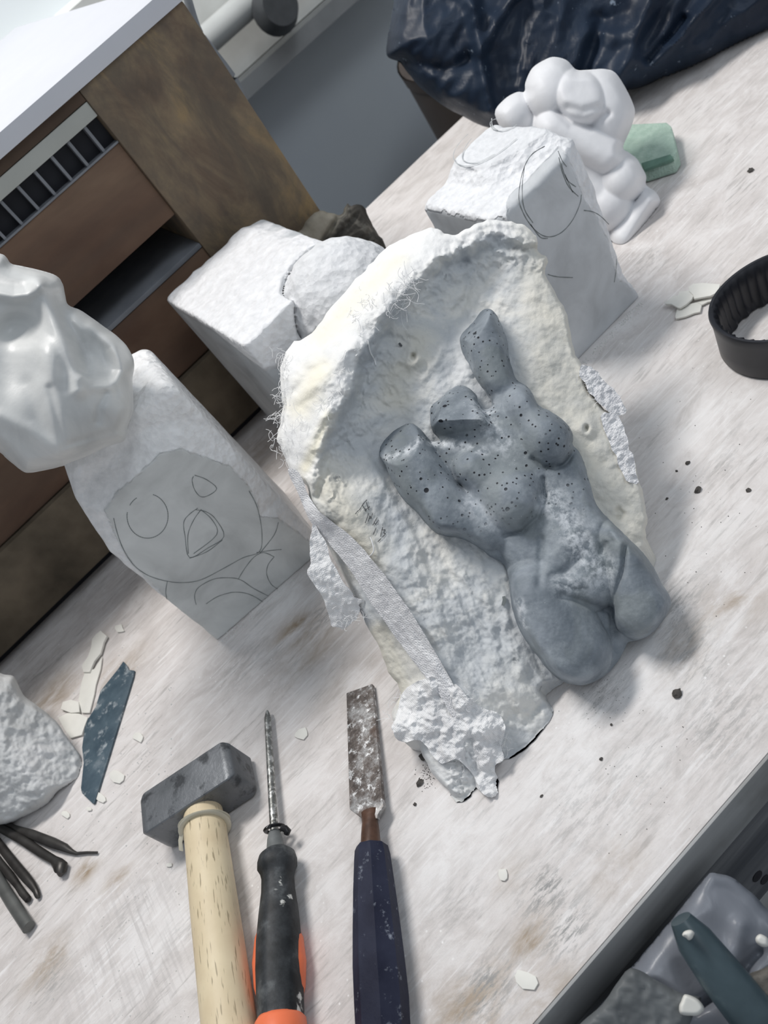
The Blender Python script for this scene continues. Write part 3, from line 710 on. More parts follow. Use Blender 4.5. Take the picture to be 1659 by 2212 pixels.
# --- rough stone at the left edge
SO = [(-120, 1420), (-60, 1430), (0, 1455), (30, 1462), (50, 1500), (75, 1520), (110, 1548), (130, 1570), (150, 1600), (172, 1630), (180, 1655), (172, 1680), (150, 1695), (125, 1712), (105, 1735), (80, 1752), (55, 1765), (20, 1778), (0, 1782), (-70, 1800), (-150, 1770), (-190, 1640)]
Ps = at(40, 1640, .02); ns = np.array([.02, -.55, .83]); ns /= np.linalg.norm(ns)
def stone_h(X, Y, D):
    e = np.clip(D / 70, 0, 1); h = .042 * np.sqrt(1 - (1 - e) ** 2)
    f = plane3((0, 1600, 40), (100, 1640, 30), (50, 1750, 12))(X, Y) * .001
    h = smin(h, f + .01, .006); h = smin(h, plane3((0, 1500, 30), (60, 1530, 18), (0, 1700, 44))(X, Y) * .001 + .006, .005)
    return h + .0025 * ridged(X * .018, Y * .018, 1) * np.clip(D / 15, 0, 1) + .0016 * fbm(X * .06, Y * .06, 5, 3) * np.clip(D / 10, 0, 1)
STM = Mat('rough_pale_stone', .8, .2); f_ = STM.noise(30, 6, dist=.5); STM.col(STM.ramp(f_, [(.3, (.50, .51, .51)), (.55, (.64, .65, .65)), (.75, (.78, .78, .78))])).bump(STM.noise(150, 5), .0009)
st = relief('rough_stone', smooth_poly(SO, 4, jit=2), 2.5, Ps, ns, stone_h, STM.m, back=lambda X, Y, D: -.03 * np.sqrt(1 - (1 - np.clip(D / 60, 0, 1)) ** 2), zmin=.0006)
tag(st, 'rough unworked pale stone at the left edge, beside the blue scraper blade', 'stone')

# ================================================================== PLASTER MOULD AND CEMENT TORSO
_A = at(1000, 1700, .01); _B = at(1395, 1150, .03); _T = on_y(1100, 490, .435)
SN = np.cross(_B - _A, _T - _A); SN /= np.linalg.norm(SN); SN *= np.sign(SN[2]); SP = _A
MO = [(840, 531), (884, 510), (927, 493), (950, 497), (963, 505), (981, 507), (1014, 491), (1052, 476), (1095, 478), (1133, 488), (1158, 510), (1162, 542), (1182, 558), (1179, 591), (1204, 640), (1226, 683), (1239, 754), (1261, 797), (1269, 841), (1296, 873), (1339, 911), (1350, 949), (1367, 992), (1383, 1047), (1394, 1090), (1397, 1120), (1394, 1169), (1388, 1200),
      (1385, 1260), (1350, 1380), (1300, 1440), (1250, 1462), (1212, 1468), (1200, 1472), (1169, 1484), (1177, 1511), (1200, 1546), (1171, 1598), (1139, 1636), (1114, 1647), (1084, 1647), (1076, 1658), (1076, 1690), (1068, 1720), (1036, 1715), (1027, 1728), (995, 1740), (960, 1695), (927, 1663), (900, 1603), (862, 1592), (848, 1549), (868, 1503), (840, 1451), (813, 1386), (791, 1348), (759, 1278), (716, 1196), (683, 1137), (667, 1110), (664, 1052), (631, 1020), (613, 982), (599, 949), (607, 911), (612, 873), (604, 808), (626, 748), (672, 721), (705, 678), (759, 613), (797, 575)]
mr = rbf([(950, 750, 2), (1100, 560, 3), (1150, 620, 3), (1200, 760, 3), (1230, 900, 2), (1290, 950, 2), (1330, 1050, 1), (1360, 1150, 0), (900, 700, 2), (850, 790, 3), (900, 850, 0), (800, 900, 3), (780, 1000, 2), (850, 1100, 0), (900, 1150, 0), (950, 1250, 0), (1000, 1350, 0), (1050, 1250, 0), (1100, 1400, 0), (1000, 1420, 0), (1150, 1500, -3), (1150, 1580, -6), (1080, 1580, -4),
  (1100, 1000, 0), (1200, 1200, 0), (1300, 1350, -3), (1000, 900, 0), (1040, 760, 1),
  (1008, 522, 12), (1060, 500, 10), (1120, 508, 9), (935, 555, 18), (880, 608, 22), (830, 668, 26), (772, 760, 28), (748, 840, 27), (708, 900, 23), (688, 970, 17), (672, 1045, 9), (700, 1110, 8),
  (1015, 570, 2), (945, 620, 2), (895, 680, 2), (842, 735, 3), (805, 800, 4), (785, 870, 4), (745, 940, 4), (722, 1010, 3),
  (927, 493, 6), (884, 510, 3), (840, 531, -2), (797, 575, -4), (759, 613, -6), (705, 678, -9), (672, 721, -12), (626, 748, -16), (604, 808, -16), (612, 873, -15), (599, 949, -15), (613, 982, -13), (631, 1020, -9), (664, 1052, -1),
  (740, 1150, 6), (800, 1200, 6), (850, 1270, 6), (900, 1350, 6), (950, 1430, 6), (1000, 1500, 4), (1050, 1540, 2), (720, 1150, -1), (770, 1230, -8), (800, 1300, -14), (850, 1390, -15), (900, 1480, -12),
  (667, 1110, -4), (716, 1196, -15), (791, 1348, -25), (840, 1451, -26), (865, 1500, -24), (848, 1549, -20), (862, 1592, -18), (927, 1663, -12), (995, 1742, -10), (1036, 1717, -10), (1068, 1723, -10), (1076, 1658, -9), (1139, 1636, -9), (1200, 1546, -9), (1169, 1484, -5),
  (1160, 510, 5), (1182, 558, 3), (1204, 640, 2), (1239, 754, 0), (1269, 841, -1), (1339, 911, -2), (1383, 1047, -2), (1394, 1169, -3)])
RIMI = [(1165, 535), (1120, 512), (1060, 505), (1008, 530), (935, 562), (880, 618), (832, 680), (775, 770), (750, 850), (712, 905), (690, 975), (672, 1055)]
STEP = [(705, 905), (760, 930), (800, 985), (840, 1060), (895, 1150), (930, 1240)]
def mould_h(X, Y, D=None):
    h = mr(X, Y)
    n1 = fbm(X * .022, Y * .022, 1.0, 4); n2 = fbm(X * .07, Y * .07, 4.0, 3); n3 = ridged(X * .05, Y * .05, 7.0)
    smooth = sstep(1090, 1150, X) * (1 - sstep(980, 1100, Y))           # smooth beige right-hand side
    smooth = np.maximum(smooth, groove(X, Y, [(890, 680), (900, 790)], 60)); smooth = np.maximum(smooth, groove(X, Y, [(760, 1080), (820, 1180)], 45))
    amp = 1 - .75 * smooth
    gate = sstep(-.15, .35, fbm(X * .012, Y * .012, 31.0, 2)); h = h + amp * (2.6 * n1 + (.2 + .7 * gate) * n2 + .6 * gate * ridged(X * .03 + .4 * n1, Y * .022, 7.5, 4)) + .5 * smooth * n1 * 3
    # scrapes running down the lower bed
    u = (X * .83 - Y * .55); v = (X * .55 + Y * .83)
    lower = sstep(1120, 1260, Y) * (1 - sstep(1500, 1600, Y))
    h = h + lower * (1.6 * ridged(u * .030, v * .008, 2.0) + .25 * ridged(X * .03, Y * .03, 12, 3))
    mid = groove(X, Y, [(720, 1000), (830, 830), (880, 760)], 55)
    h = h + mid * 2.6 * ridged(u * .03, v * .016, 5.0)
    ss, _, _ = seg_dist(X, Y, STEP, False); side = sdist(X, Y, STEP + [(1200, 1300), (1200, 700)])
    h = h - 1.5 * np.exp(-(ss / 40) ** 2) * (sstep(-7, 7, side) * 1.3 - .3)
    # rim inner lip with a ragged, undercut inner wall
    Xw = X + 14 * fbm(X * .03, Y * .03, 14, 3); Yw = Y + 14 * fbm(X * .03, Y * .03, 18, 3)
    h = h + 2.6 * groove(Xw, Yw, RIMI, 12) * (1 + .8 * n2) - 3.4 * groove(Xw, Yw, [(x + 17, y + 20) for x, y in RIMI], 11)
    h = h + groove(X, Y, [(x + 40, y + 36) for x, y in RIMI], 42) * 2.2 * ridged(Xw * .035, Yw * .025, 22, 4)
    h = h - 2.2 * groove(Xw, Yw, [(760, 760), (790, 830), (770, 900), (740, 960)], 9) - 2.0 * groove(Xw, Yw, [(1000, 545), (1015, 600), (1000, 660), (960, 720)], 10) + 1.5 * groove(Xw, Yw, [(985, 640), (965, 740), (920, 820)], 12)
    h = h - 1.6 * groove(Xw, Yw, [(900, 1180), (960, 1230), (1010, 1300), (1040, 1380)], 12) + 1.4 * groove(Xw, Yw, [(870, 1200), (930, 1290), (980, 1400)], 14)
    for p_ in ([(1000, 1240), (1030, 1330)], [(1040, 1260), (1065, 1350)], [(1085, 1290), (1095, 1380)], [(1060, 1360), (1075, 1430)], [(1110, 1400), (1130, 1450)]): h = h + 1.5 * groove(Xw, Yw, p_, 8)
    h = h - 2.5 * groove(Xw, Yw, [(1100, 1545), (1140, 1560), (1165, 1530)], 10) + 1.5 * groove(X, Y, [(1060, 1480), (1120, 1500)], 16)
    h = h + 3.0 * groove(X, Y, [(640, 860), (680, 830), (720, 790), (770, 740)], 16) - 3.5 * groove(X, Y, [(640, 845), (668, 805), (700, 790)], 10) + 2.5 * groove(X, Y, [(665, 960), (700, 900)], 10)
    for kx, ky, r, a in ((893, 770, 24, 5.0), (1267, 925, 22, 4.0)):
        q = np.hypot(X - kx, (Y - ky)) / r; h = h + a * np.exp(-(q ** 3)) - (a * 1.3) * np.exp(-(np.hypot((X - kx) / .7, Y - ky) / (r * .33)) ** 2)
    h = h - 3 * groove(X, Y, [(1336, 1102), (1346, 1110), (1338, 1118)], 6)
    h = h + 5 * groove(X, Y, [(800, 1290), (830, 1330)], 28) * 1.0                     # smooth lump at the underside
    h = h + 5 * groove(X, Y, [(1010, 1600), (1000, 1650), (985, 1700)], 30) * (1 + n2)
    if D is not None:
        e = np.clip(D / 9, 0, 1); h = h - 5 * (1 - e) ** 2
    return h * .001
def m_white(X, Y, D):
    side = sdist(X, Y, [(600, 400), (1165, 400), (1165, 520)] + RIMI[1:] + [(560, 1055), (560, 500)])
    w = sstep(-4, 6, side + 6 * fbm(X * .05, Y * .05, 3, 3))
    w = np.maximum(w, .8 * groove(X, Y, [(960, 880), (1000, 800), (1010, 720)], 30)); w = np.maximum(w, .8 * sstep(10, 60, sdist(X, Y, [(820, 1480), (1000, 1470), (1060, 1560), (1080, 1740), (950, 1740), (820, 1600)])))
    return np.clip(w, 0, 1)
def m_warm(X, Y, D):
    w = sstep(1080, 1180, X) * (1 - sstep(1150, 1250, Y)) * .75
    w = np.maximum(w, groove(X, Y, [(710, 1060), (760, 1130), (790, 1200)], 45)); w = np.maximum(w, groove(X, Y, [(860, 860), (850, 820), (900, 770), (900, 740)], 40) * .8)
    w = np.maximum(w, groove(X, Y, [(820, 1370), (850, 1440), (870, 1500)], 28) * 1.3); w = np.maximum(w, groove(X, Y, [(690, 800), (650, 880)], 30) * .9); w = np.maximum(w, groove(X, Y, [(710, 900), (660, 1010)], 14) * 1.0); w = np.maximum(w, groove(X, Y, [(690, 730), (860, 560)], 22) * .7)
    return np.clip(w + .2 * fbm(X * .03, Y * .03, 8, 3), 0, 1)
PL = Mat('grey_white_plaster', .85, .15)
w = PL.attr('white'); wm = PL.attr('warm'); f_ = PL.noise(20, 8, dist=.7, rough=.6)
c_ = PL.ramp(f_, [(.34, (.47, .50, .535)), (.5, (.62, .64, .65)), (.64, (.80, .79, .75))])
c_ = PL.mix(PL.math('MULTIPLY', wm, .9), c_, (.72, .69, .60))
c_ = PL.mix(w, c_, PL.ramp(PL.noise(60, 4), [(.3, (.78, .785, .785)), (.6, (.88, .88, .87))]))
dk = PL.ramp(PL.noise(75, 6, rough=.65), [(.27, .8), (.34, 0.0)]); c_ = PL.mix(PL.math('MULTIPLY', dk, PL.math('SUBTRACT', 1.0, w)), c_, (.20, .22, .24))
c_ = PL.mix(PL.math('MULTIPLY', PL.math('MULTIPLY', w, wm), .75), c_, (.88, .83, .66))
PL.col(c_); PL.bump(PL.noise(120, 7, rough=.6), .0006, .7); PL.bump(PL.noise(700, 4, rough=.7), .0004, .8)
MOo = smooth_poly(MO, 4, jit=5, js=.06)
mould = relief('plaster_mould', MOo, 2.4, SP, SN, mould_h, PL.m, skirt=lambda V: np.where((V[:, 2] < .022)[:, None], np.stack([V[:, 0], V[:, 1] - .0004, np.full(len(V), .0006)], -1), V - SN * .014 + np.array([.0, .004, 0])), attrs={'white': m_white, 'warm': m_warm}, zmin=.0006)
tag(mould, 'large rough white plaster mould shell leaning back in the middle, holding the grey torso', 'mould')

# --- grey cement torso
TO = [(1042, 670), (1062, 669), (1077, 688), (1087, 712), (1096, 739), (1099, 767), (1105, 791), (1115, 819), (1136, 833), (1151, 851), (1163, 875), (1187, 887), (1214, 905), (1232, 926), (1238, 944), (1237, 960), (1250, 975), (1262, 999), (1270, 1029), (1277, 1054), (1285, 1082), (1298, 1103), (1316, 1122), (1343, 1148), (1364, 1169), (1388, 1193), (1412, 1225), (1428, 1257), (1444, 1283), (1450, 1302), (1446, 1318), (1428, 1347), (1401, 1374), (1375, 1384), (1357, 1388), (1348, 1405), (1335, 1429), (1311, 1456), (1285, 1472), (1258, 1480), (1221, 1472), (1189, 1448), (1163, 1416), (1136, 1381), (1120, 1352), (1107, 1310), (1102, 1278), (1100, 1257), (1094, 1230), (1083, 1214), (1057, 1199), (1035, 1180), (997, 1158), (961, 1151), (937, 1143), (916, 1122), (895, 1098), (870, 1074), (852, 1050), (840, 1023), (830, 999), (819, 984), (825, 959), (849, 932), (885, 914), (910, 929), (925, 947), (935, 953), (950, 950), (944, 937), (932, 922), (929, 900), (931, 878), (949, 863), (968, 846), (988, 833), (1009, 836), (1027, 851), (1036, 872), (1048, 884), (1062, 878), (1060, 860), (1050, 845), (1035, 825), (1020, 803), (1008, 780), (997, 755), (994, 730), (1003, 715), (1021, 697)]
def torso_h(X, Y, D=None):
    mx = lambda *a: None
    h = capsule(X, Y, (1120, 960), (1225, 1195), 150, 125, 6, 14)
    h = smax(h, capsule(X, Y, (1000, 960), (1080, 1000), 75, 90, 4, 9), 5)
    # thighs and belly
    thL = capsule(X, Y, (1165, 1290), (1235, 1410), 92, 88, 5, 23); thR = capsule(X, Y, (1335, 1160), (1392, 1310), 46, 76, 5, 23)
    h = smax(h, dome(X, Y, (1245, 1215), 118, 105, 45, 5, 18), 7)
    h = smax(h, smax(thL, thR, 1.2), 4.5)
    h = smax(h, capsule(X, Y, (1195, 1110), (1245, 1190), 62, 62, 6, 15), 7)
    # shoulder ridge and raised arm
    armR = capsule(X, Y, (1030, 672), (1072, 815), 44, 46, 4, 16)
    armR = smin(armR, plane3((994, 735, 3), (1040, 672, 4), (1010, 745, 16))(X, Y), 1.5)
    h = smax(h, armR, 3)
    h = smax(h, capsule(X, Y, (1078, 820), (1150, 890), 44, 50, 4, 13), 5)
    # left arm stump
    armL = capsule(X, Y, (872, 968), (968, 1122), 56, 66, 4, 21)
    armL = smin(armL, plane3((840, 997, 16), (925, 948, 24), (868, 918, 4))(X, Y), .8)
    h = smax(h, armL, 1.5)
    h = smax(h, capsule(X, Y, (960, 1110), (1050, 1120), 62, 70, 4, 16), 6)
    # breasts
    h = smax(h, dome(X, Y, (1184, 937), 66, 74, -35, 8, 23), 5)
    h = smax(h, capsule(X, Y, (1130, 872), (1178, 925), 46, 58, 6, 20), 7)
    h = smax(h, dome(X, Y, (1108, 1074), 74, 80, -30, 8, 24), 6)
    h = smax(h, capsule(X, Y, (1020, 1010), (1092, 1060), 45, 64, 6, 19.5), 8)
    # neck stump with a cut face
    nk = plane3((947, 907, 25), (1027, 903, 27), (990, 836, 9))(X, Y)
    nk = smin(nk, plane3((947, 909, 25), (1027, 907, 27), (990, 948, 8))(X, Y), .8)
    nk = smin(nk, plane3((945, 907, 24), (957, 868, 14), (930, 905, 3))(X, Y), 1.5)
    nk = smin(nk, plane3((1033, 863, 15), (1042, 903, 26), (1062, 880, 6))(X, Y), 3)
    h = smax(h, nk, 1.2)
    g = lambda p, w_, a: a * groove(X, Y, p, w_)
    h = h - g([(1170, 1165), (1168, 1215), (1165, 1262)], 10, 2.2) - g([(1350, 1182), (1346, 1230), (1325, 1300)], 6, 3.2) - g([(1322, 1312), (1326, 1345), (1334, 1400)], 6, 8)
    h = h - g([(1215, 1288), (1265, 1303), (1318, 1318)], 9, 3.6) - g([(1212, 1262), (1240, 1274), (1262, 1272)], 4, 1) - g([(1250, 1208), (1222, 1236), (1190, 1248)], 11, 2.2)
    h = h - g([(1308, 1140), (1318, 1168), (1298, 1192)], 9, 2.2) - g([(1166, 1070), (1150, 1112), (1128, 1134)], 8, 3) - g([(942, 975), (962, 1012), (1010, 1060)], 8, 2.5) - g([(1180, 1010), (1215, 1005), (1240, 975)], 6, 2)
    h = h - g([(1150, 990), (1172, 1008), (1200, 1014), (1226, 1000), (1242, 968)], 5, 2.4) - g([(1090, 1156), (1128, 1148), (1160, 1118), (1178, 1075), (1174, 1035)], 5.5, 2.6)
    h = h + g([(1215, 1180), (1240, 1160)], 18, 1.5) + g([(1290, 1150), (1300, 1130)], 14, 1.2) + g([(1230, 1262), (1275, 1250)], 20, 1.2) + g([(1345, 1180), (1375, 1210)], 16, 1.5)
    h = h + .45 * fbm(X * .025, Y * .025, 2, 4) + .15 * fbm(X * .12, Y * .12, 6, 3)
    h = np.maximum(h, 3.0)
    if D is not None:
        e = np.clip(D / 20, 0, 1); h = h * (.32 + .68 * np.sqrt(1 - (1 - e) ** 2))
    return h * .001 + .001
def pore_mask(X, Y, D): return np.clip(sstep(1200, 1050, Y + (X - 1000) * .25) , 0, 1)
def dust_mask(X, Y, D):
    m = np.zeros_like(X)
    for p, w_, a in (([(1195, 1080), (1235, 1130), (1260, 1200), (1300, 1230)], 34, 1), ([(1290, 1260), (1220, 1260)], 26, .9), ([(1040, 870), (1060, 930), (1090, 960)], 26, .8), ([(930, 955), (1010, 965), (1050, 975)], 9, 1.1), ([(1122, 1300), (1135, 1350)], 9, 1.2), ([(1060, 1130), (1010, 1090)], 22, .6), ([(835, 990), (880, 975), (910, 950)], 9, .9)): m = np.maximum(m, a * groove(X, Y, p, w_))
    return np.clip(m, 0, 1)
CEM = Mat('blue_grey_cement', .62, .35)
f_ = CEM.noise(28, 6, dist=.8); c_ = CEM.ramp(f_, [(.3, (.12, .145, .17)), (.5, (.20, .23, .26)), (.7, (.31, .345, .385))])
du = CEM.attr('dust'); dn = CEM.noise(190, 6, rough=.7); dm = CEM.math('MULTIPLY', du, CEM.ramp(dn, [(.42, 0.0), (.62, 1.0)]))
c_ = CEM.mix(CEM.ramp(CEM.noise(45, 6, rough=.7), [(.46, 0.0), (.68, .55)]), c_, (.42, .46, .49)); c_ = CEM.mix(CEM.ramp(CEM.noise(18, 4, dist=1), [(.5, 0.0), (.6, .5)]), c_, (.20, .225, .225)); c_ = CEM.mix(dm, c_, (.66, .69, .72))
sp = CEM.voro(420).outputs['Distance']; c_ = CEM.mix(CEM.math('MULTIPLY', CEM.ramp(sp, [(.05, 1.0), (.10, 0.0)]), CEM.ramp(CEM.noise(40, 3), [(.5, 0.0), (.65, .8)])), c_, (.75, .78, .8))
def pores(scale, r0, r1, keep):
    v = CEM.voro(scale); s = CEM.nt.nodes.new('ShaderNodeSeparateColor'); CEM.link(v.outputs['Color'], s.inputs[0])
    k = CEM.ramp(s.outputs[0], [(keep, 0.0), (keep + .02, 1.0)]); d = CEM.ramp(v.outputs['Distance'], [(r0, 1.0), (r1, 0.0)])
    return CEM.math('MULTIPLY', k, d)
pm = CEM.math('MAXIMUM', pores(150, .10, .15, .62), CEM.math('MAXIMUM', pores(330, .16, .22, .55), pores(85, .10, .13, .80)))
pm = CEM.math('MULTIPLY', pm, CEM.attr('pore'))
c_ = CEM.mix(pm, c_, (.012, .014, .02)); CEM.col(c_)
CEM.bump(CEM.noise(300, 5, rough=.65), .0004, .6); CEM.bump(CEM.math('MULTIPLY', pm, -1.0), .0012, 1)
tor = relief('torso_sculpture', smooth_poly(TO, 4, jit=1.2, js=.1), 1.8, SP, SN, torso_h, CEM.m, skirt=lambda V: V - SN * .012, attrs={'pore': pore_mask, 'dust': dust_mask}, zmin=.0004)
tag(tor, 'grey cement cast of a headless female torso lying in the plaster mould', 'sculpture')

# --- handwriting scratched on the mould
S7 = lambda pts: [(580 + x * .1809, 1000 + y * .1809) for x, y in pts]
INK = Mat('dark_pencil', .6, .3); INK.col((.10, .105, .11)); INK = INK.m
wr = [[(1040, 610), (1060, 580), (1090, 555), (1130, 490), (1175, 440)], [(1120, 500), (1145, 545), (1160, 575)], [(1170, 470), (1185, 520), (1200, 560)], [(1150, 565), (1210, 520)], [(1155, 540), (1165, 580)], [(1155, 715), (1180, 650), (1195, 600)], [(1192, 695), (1212, 632), (1225, 660), (1242, 600)], [(1202, 665), (1230, 655)],
      [(1245, 745), (1275, 690), (1298, 650)], [(1260, 700), (1278, 730), (1318, 680)], [(1250, 855), (1268, 815), (1285, 775)], [(1335, 880), (1350, 820), (1365, 765)], [(1350, 800), (1395, 800), (1375, 835), (1395, 845), (1360, 885)], [(1305, 942), (1345, 900)], [(1362, 745), (1366, 742)]]
def on_mould(pts, off=.0004):
    p = np.array(pts, float); h = mould_h(p[:, 0], p[:, 1]) + off; return on_plane(p[:, 0], p[:, 1], SP, SN, h)
tx = ribbon('handwriting', [(on_mould(smooth_poly(S7(s), 4, False), .0006), SN) for s in wr], .0006, INK); tx.parent = mould

sk_ = ribbon('speck_and_gap_shade', [(on_mould([(862, 741), (865, 745), (868, 748)], .0006), SN)], .0016, INK); sk_.parent = mould
sk2 = ribbon('speck_and_gap_shade', [(on_mould([(1088, 1288), (1090, 1296), (1086, 1308)], .0008), SN)], .0022, PENCIL); sk2.parent = mould  # dark stroke painted for the shaded gap beside the torso
# --- gauze pieces of the mould
GZ = Mat('plaster_gauze', .9, .1)
GZ.col(GZ.ramp(GZ.noise(90, 5), [(.3, (.66, .66, .68)), (.6, (.84, .84, .85))]))
gx_ = GZ.voro(900, rand=.4).outputs['Distance']; GZ.bump(gx_, .0006, .8); GZ.bump(GZ.noise(140, 6, rough=.7), .0007, 1); GZ = GZ.m
GZW = Mat('white_crumpled_gauze', .9, .1); GZW.col(GZW.ramp(GZW.noise(50, 4), [(.3, (.72, .72, .73)), (.6, (.88, .88, .88))])); GZW.bump(GZW.noise(220, 6, rough=.7), .0005, .8); GZW.bump(GZW.voro(1100, rand=.3).outputs['Distance'], .0004, .8); GZW = GZW.m
strip = [(622, 1015), (645, 1020), (662, 1060), (682, 1095), (715, 1125), (760, 1160), (800, 1205), (850, 1268), (900, 1342), (950, 1425), (985, 1490), (1003, 1535), (985, 1560), (955, 1510), (905, 1445), (850, 1370), (800, 1300), (762, 1240), (715, 1180), (676, 1136), (650, 1080)]
def strip_h(X, Y, D):
    u = (X * .8 - Y * .6); v = X * .6 + Y * .8
    t = mr(X, Y) * .001
    return np.maximum(t + .004, plane3((740, 1160, 6), (770, 1240, -2), (940, 1430, 7))(X, Y) * .001) + .0008 * ridged(u * .09, v * .012, 2) + .0006 * fbm(X * .08, Y * .08, 1, 3)
g1 = relief('gauze_strip', smooth_poly(strip, 3, jit=2.5, js=.15), 2.5, SP, SN, strip_h, GZ, back=lambda X, Y, D: strip_h(X, Y, D) - .0008 - .0002, parent=mould)
flap = S7([(530, 740), (505, 850), (490, 950), (497, 1100), (500, 1200), (460, 1310), (500, 1390), (570, 1490), (650, 1610), (700, 1760), (740, 1880), (750, 1950), (830, 1965), (900, 1990), (1000, 1900), (1060, 1855), (1095, 1740), (1080, 1690), (1150, 1640), (1080, 1620), (1020, 1600), (1000, 1550), (900, 1430), (820, 1280), (740, 1130), (700, 980), (640, 870), (570, 760)])
def flap_h(X, Y, D):
    b = rbf_flap(X, Y) * .001
    return b + .0012 * ridged(X * .05, Y * .02, 4) + .0015 * fbm(X * .05, Y * .05, 2, 3)
rbf_flap = rbf([(677, 1140, -1), (670, 1200, -6), (665, 1240, -9), (700, 1200, -5), (720, 1250, -8), (710, 1310, -20), (720, 1350, -28), (770, 1340, -24), (785, 1300, -14), (760, 1285, -12)])
g2 = relief('gauze_flap', smooth_poly(flap, 3, jit=2.5, js=.2), 2.2, SP, SN, flap_h, GZW, back=lambda X, Y, D: flap_h(X, Y, D) - .001, parent=mould)
wad = [(868, 1500), (890, 1478), (935, 1462), (960, 1480), (985, 1478), (1010, 1505), (1045, 1530), (1075, 1540), (1092, 1570), (1083, 1610), (1090, 1640), (1068, 1655), (1078, 1690), (1072, 1722), (1045, 1716), (1030, 1690), (1010, 1660), (985, 1640), (955, 1650), (930, 1625), (910, 1600), (880, 1602), (858, 1598), (846, 1570), (858, 1545)]
def wad_h(X, Y, D):
    w_ = vnoise(X * .02 + 2 * fbm(X * .01, Y * .01, 1, 2), Y * .02, 3.0)
    return (mr(X, Y) + 6 + 6.5 * fbm(X * .016, Y * .018 + .6, 5.0, 3) + 2.2 * ridged(X * .025, Y * .022, 2) + 2.5 * w_ + 1.3 * fbm(X * .10, Y * .10, 4, 3) - 6 * groove(X, Y, [(1015, 1600), (1010, 1640), (1030, 1670)], 10) - 4 * groove(X, Y, [(960, 1500), (975, 1540)], 9) - 4 * groove(X, Y, [(950, 1590), (940, 1630)], 8)) * .001
g3 = relief('crumpled_gauze', smooth_poly(wad, 3, jit=4, js=.12), 2.0, SP, SN, wad_h, GZW, back=lambda X, Y, D: mr(X, Y) * .001 - .003, parent=mould, zmin=.0008)
# frayed threads: uncountable fluff along the rim
rs = np.random.RandomState(3)
def threads(name, centre_line, n, ln, hgt, spread=8):
    V = []; F = []
    cl = smooth_poly(centre_line, 6, False)
    for i in range(n):
        p = cl[rs.randint(len(cl))] + rs.randn(2) * spread
        a = rs.rand() * 2 * math.pi; k = rs.randn() * .5; L = ln * (.4 + rs.rand()); q = p.copy(); pts = []
        base = float(mould_h(np.array([np.clip(p[0], 605, 1400)]), np.array([p[1]]))[0]); base = hgt(p, base)
        h = 0.0
        for s in range(7):
            pts.append((q[0], q[1], base + h)); a += k * .5 + rs.randn() * .25; q = q + np.array([math.cos(a), math.sin(a)]) * L / 7; h += .0004 * (rs.rand() - .35)
        P = np.array([on_plane(x, y, SP, SN, z) for x, y, z in pts]); b = len(V); r = .00016
        for j, p3 in enumerate(P):
            t = P[min(j + 1, 6)] - P[max(j - 1, 0)]; t /= np.linalg.norm(t) + 1e-9; s1 = np.cross(t, SN); s1 /= np.linalg.norm(s1) + 1e-9; s2 = np.cross(s1, t)
            for c in range(3): V.append(p3 + r * (s1 * math.cos(c * 2.094) + s2 * math.sin(c * 2.094)))
        for j in range(6):
            for c in range(3): F.append([b + 3 * j + c, b + 3 * j + (c + 1) % 3, b + 3 * j + 3 + (c + 1) % 3, b + 3 * j + 3 + c])
    o = mk(name, V, F, THR, mould); o['kind'] = 'stuff'; return o
THR = Mat('white_thread', .9, .1); THR.col((.88, .88, .88)); THR = THR.m
for k_, scr in enumerate(([(1258, 790), (1275, 792), (1296, 812), (1333, 849), (1352, 888), (1330, 897), (1296, 872), (1268, 838), (1250, 803)], [(1300, 893), (1335, 900), (1354, 948), (1368, 992), (1380, 1042), (1352, 1036), (1330, 985), (1308, 935)])):
    sh = lambda X, Y, D: (mr(X, Y) + 1.2 + 1.6 * ridged(X * .03, Y * .03, 3, 3) + 1.0 * fbm(X * .1, Y * .1, 5, 3)) * .001
    relief('gauze_scrap', smooth_poly(scr, 4, jit=7, js=.12), 2.0, SP, SN, sh, GZ, back=lambda X, Y, D: mr(X, Y) * .001 - .004, parent=mould)
threads('frayed_threads', [(885, 610), (870, 640), (850, 670)], 60, 42, lambda p, b: b + .003, 9)
threads('frayed_threads', [(612, 760), (605, 820), (615, 870), (600, 930), (612, 975), (650, 900)], 110, 30, lambda p, b: max(b, -.014) + .002, 10)
threads('frayed_threads', [(760, 690), (800, 640), (780, 720), (745, 800), (700, 880)], 70, 22, lambda p, b: b + .0012, 9)
threads('frayed_threads', [(870, 1500), (855, 1560), (1000, 1500), (1060, 1560), (1085, 1620), (960, 1650)], 90, 26, lambda p, b: b + .004, 10)
threads('frayed_threads', [(1262, 810), (1290, 845), (1330, 890)], 22, 22, lambda p, b: b + .001, 9)
threads('frayed_threads', [(700, 1290), (775, 1290), (770, 1330), (730, 1350)], 40, 18, lambda p, b: -.018, 8)
t1 = sweep('thread', on_mould(smooth_poly([(795, 735), (800, 760), (808, 775), (812, 788)], 4, False), .002), .0004, THR, 6); t1.parent = mould
t2 = sweep('thread', on_mould(smooth_poly([(800, 1160), (805, 1175), (807, 1190), (800, 1200), (790, 1203)], 4, False), .002), .0004, THR, 6); t2.parent = mould

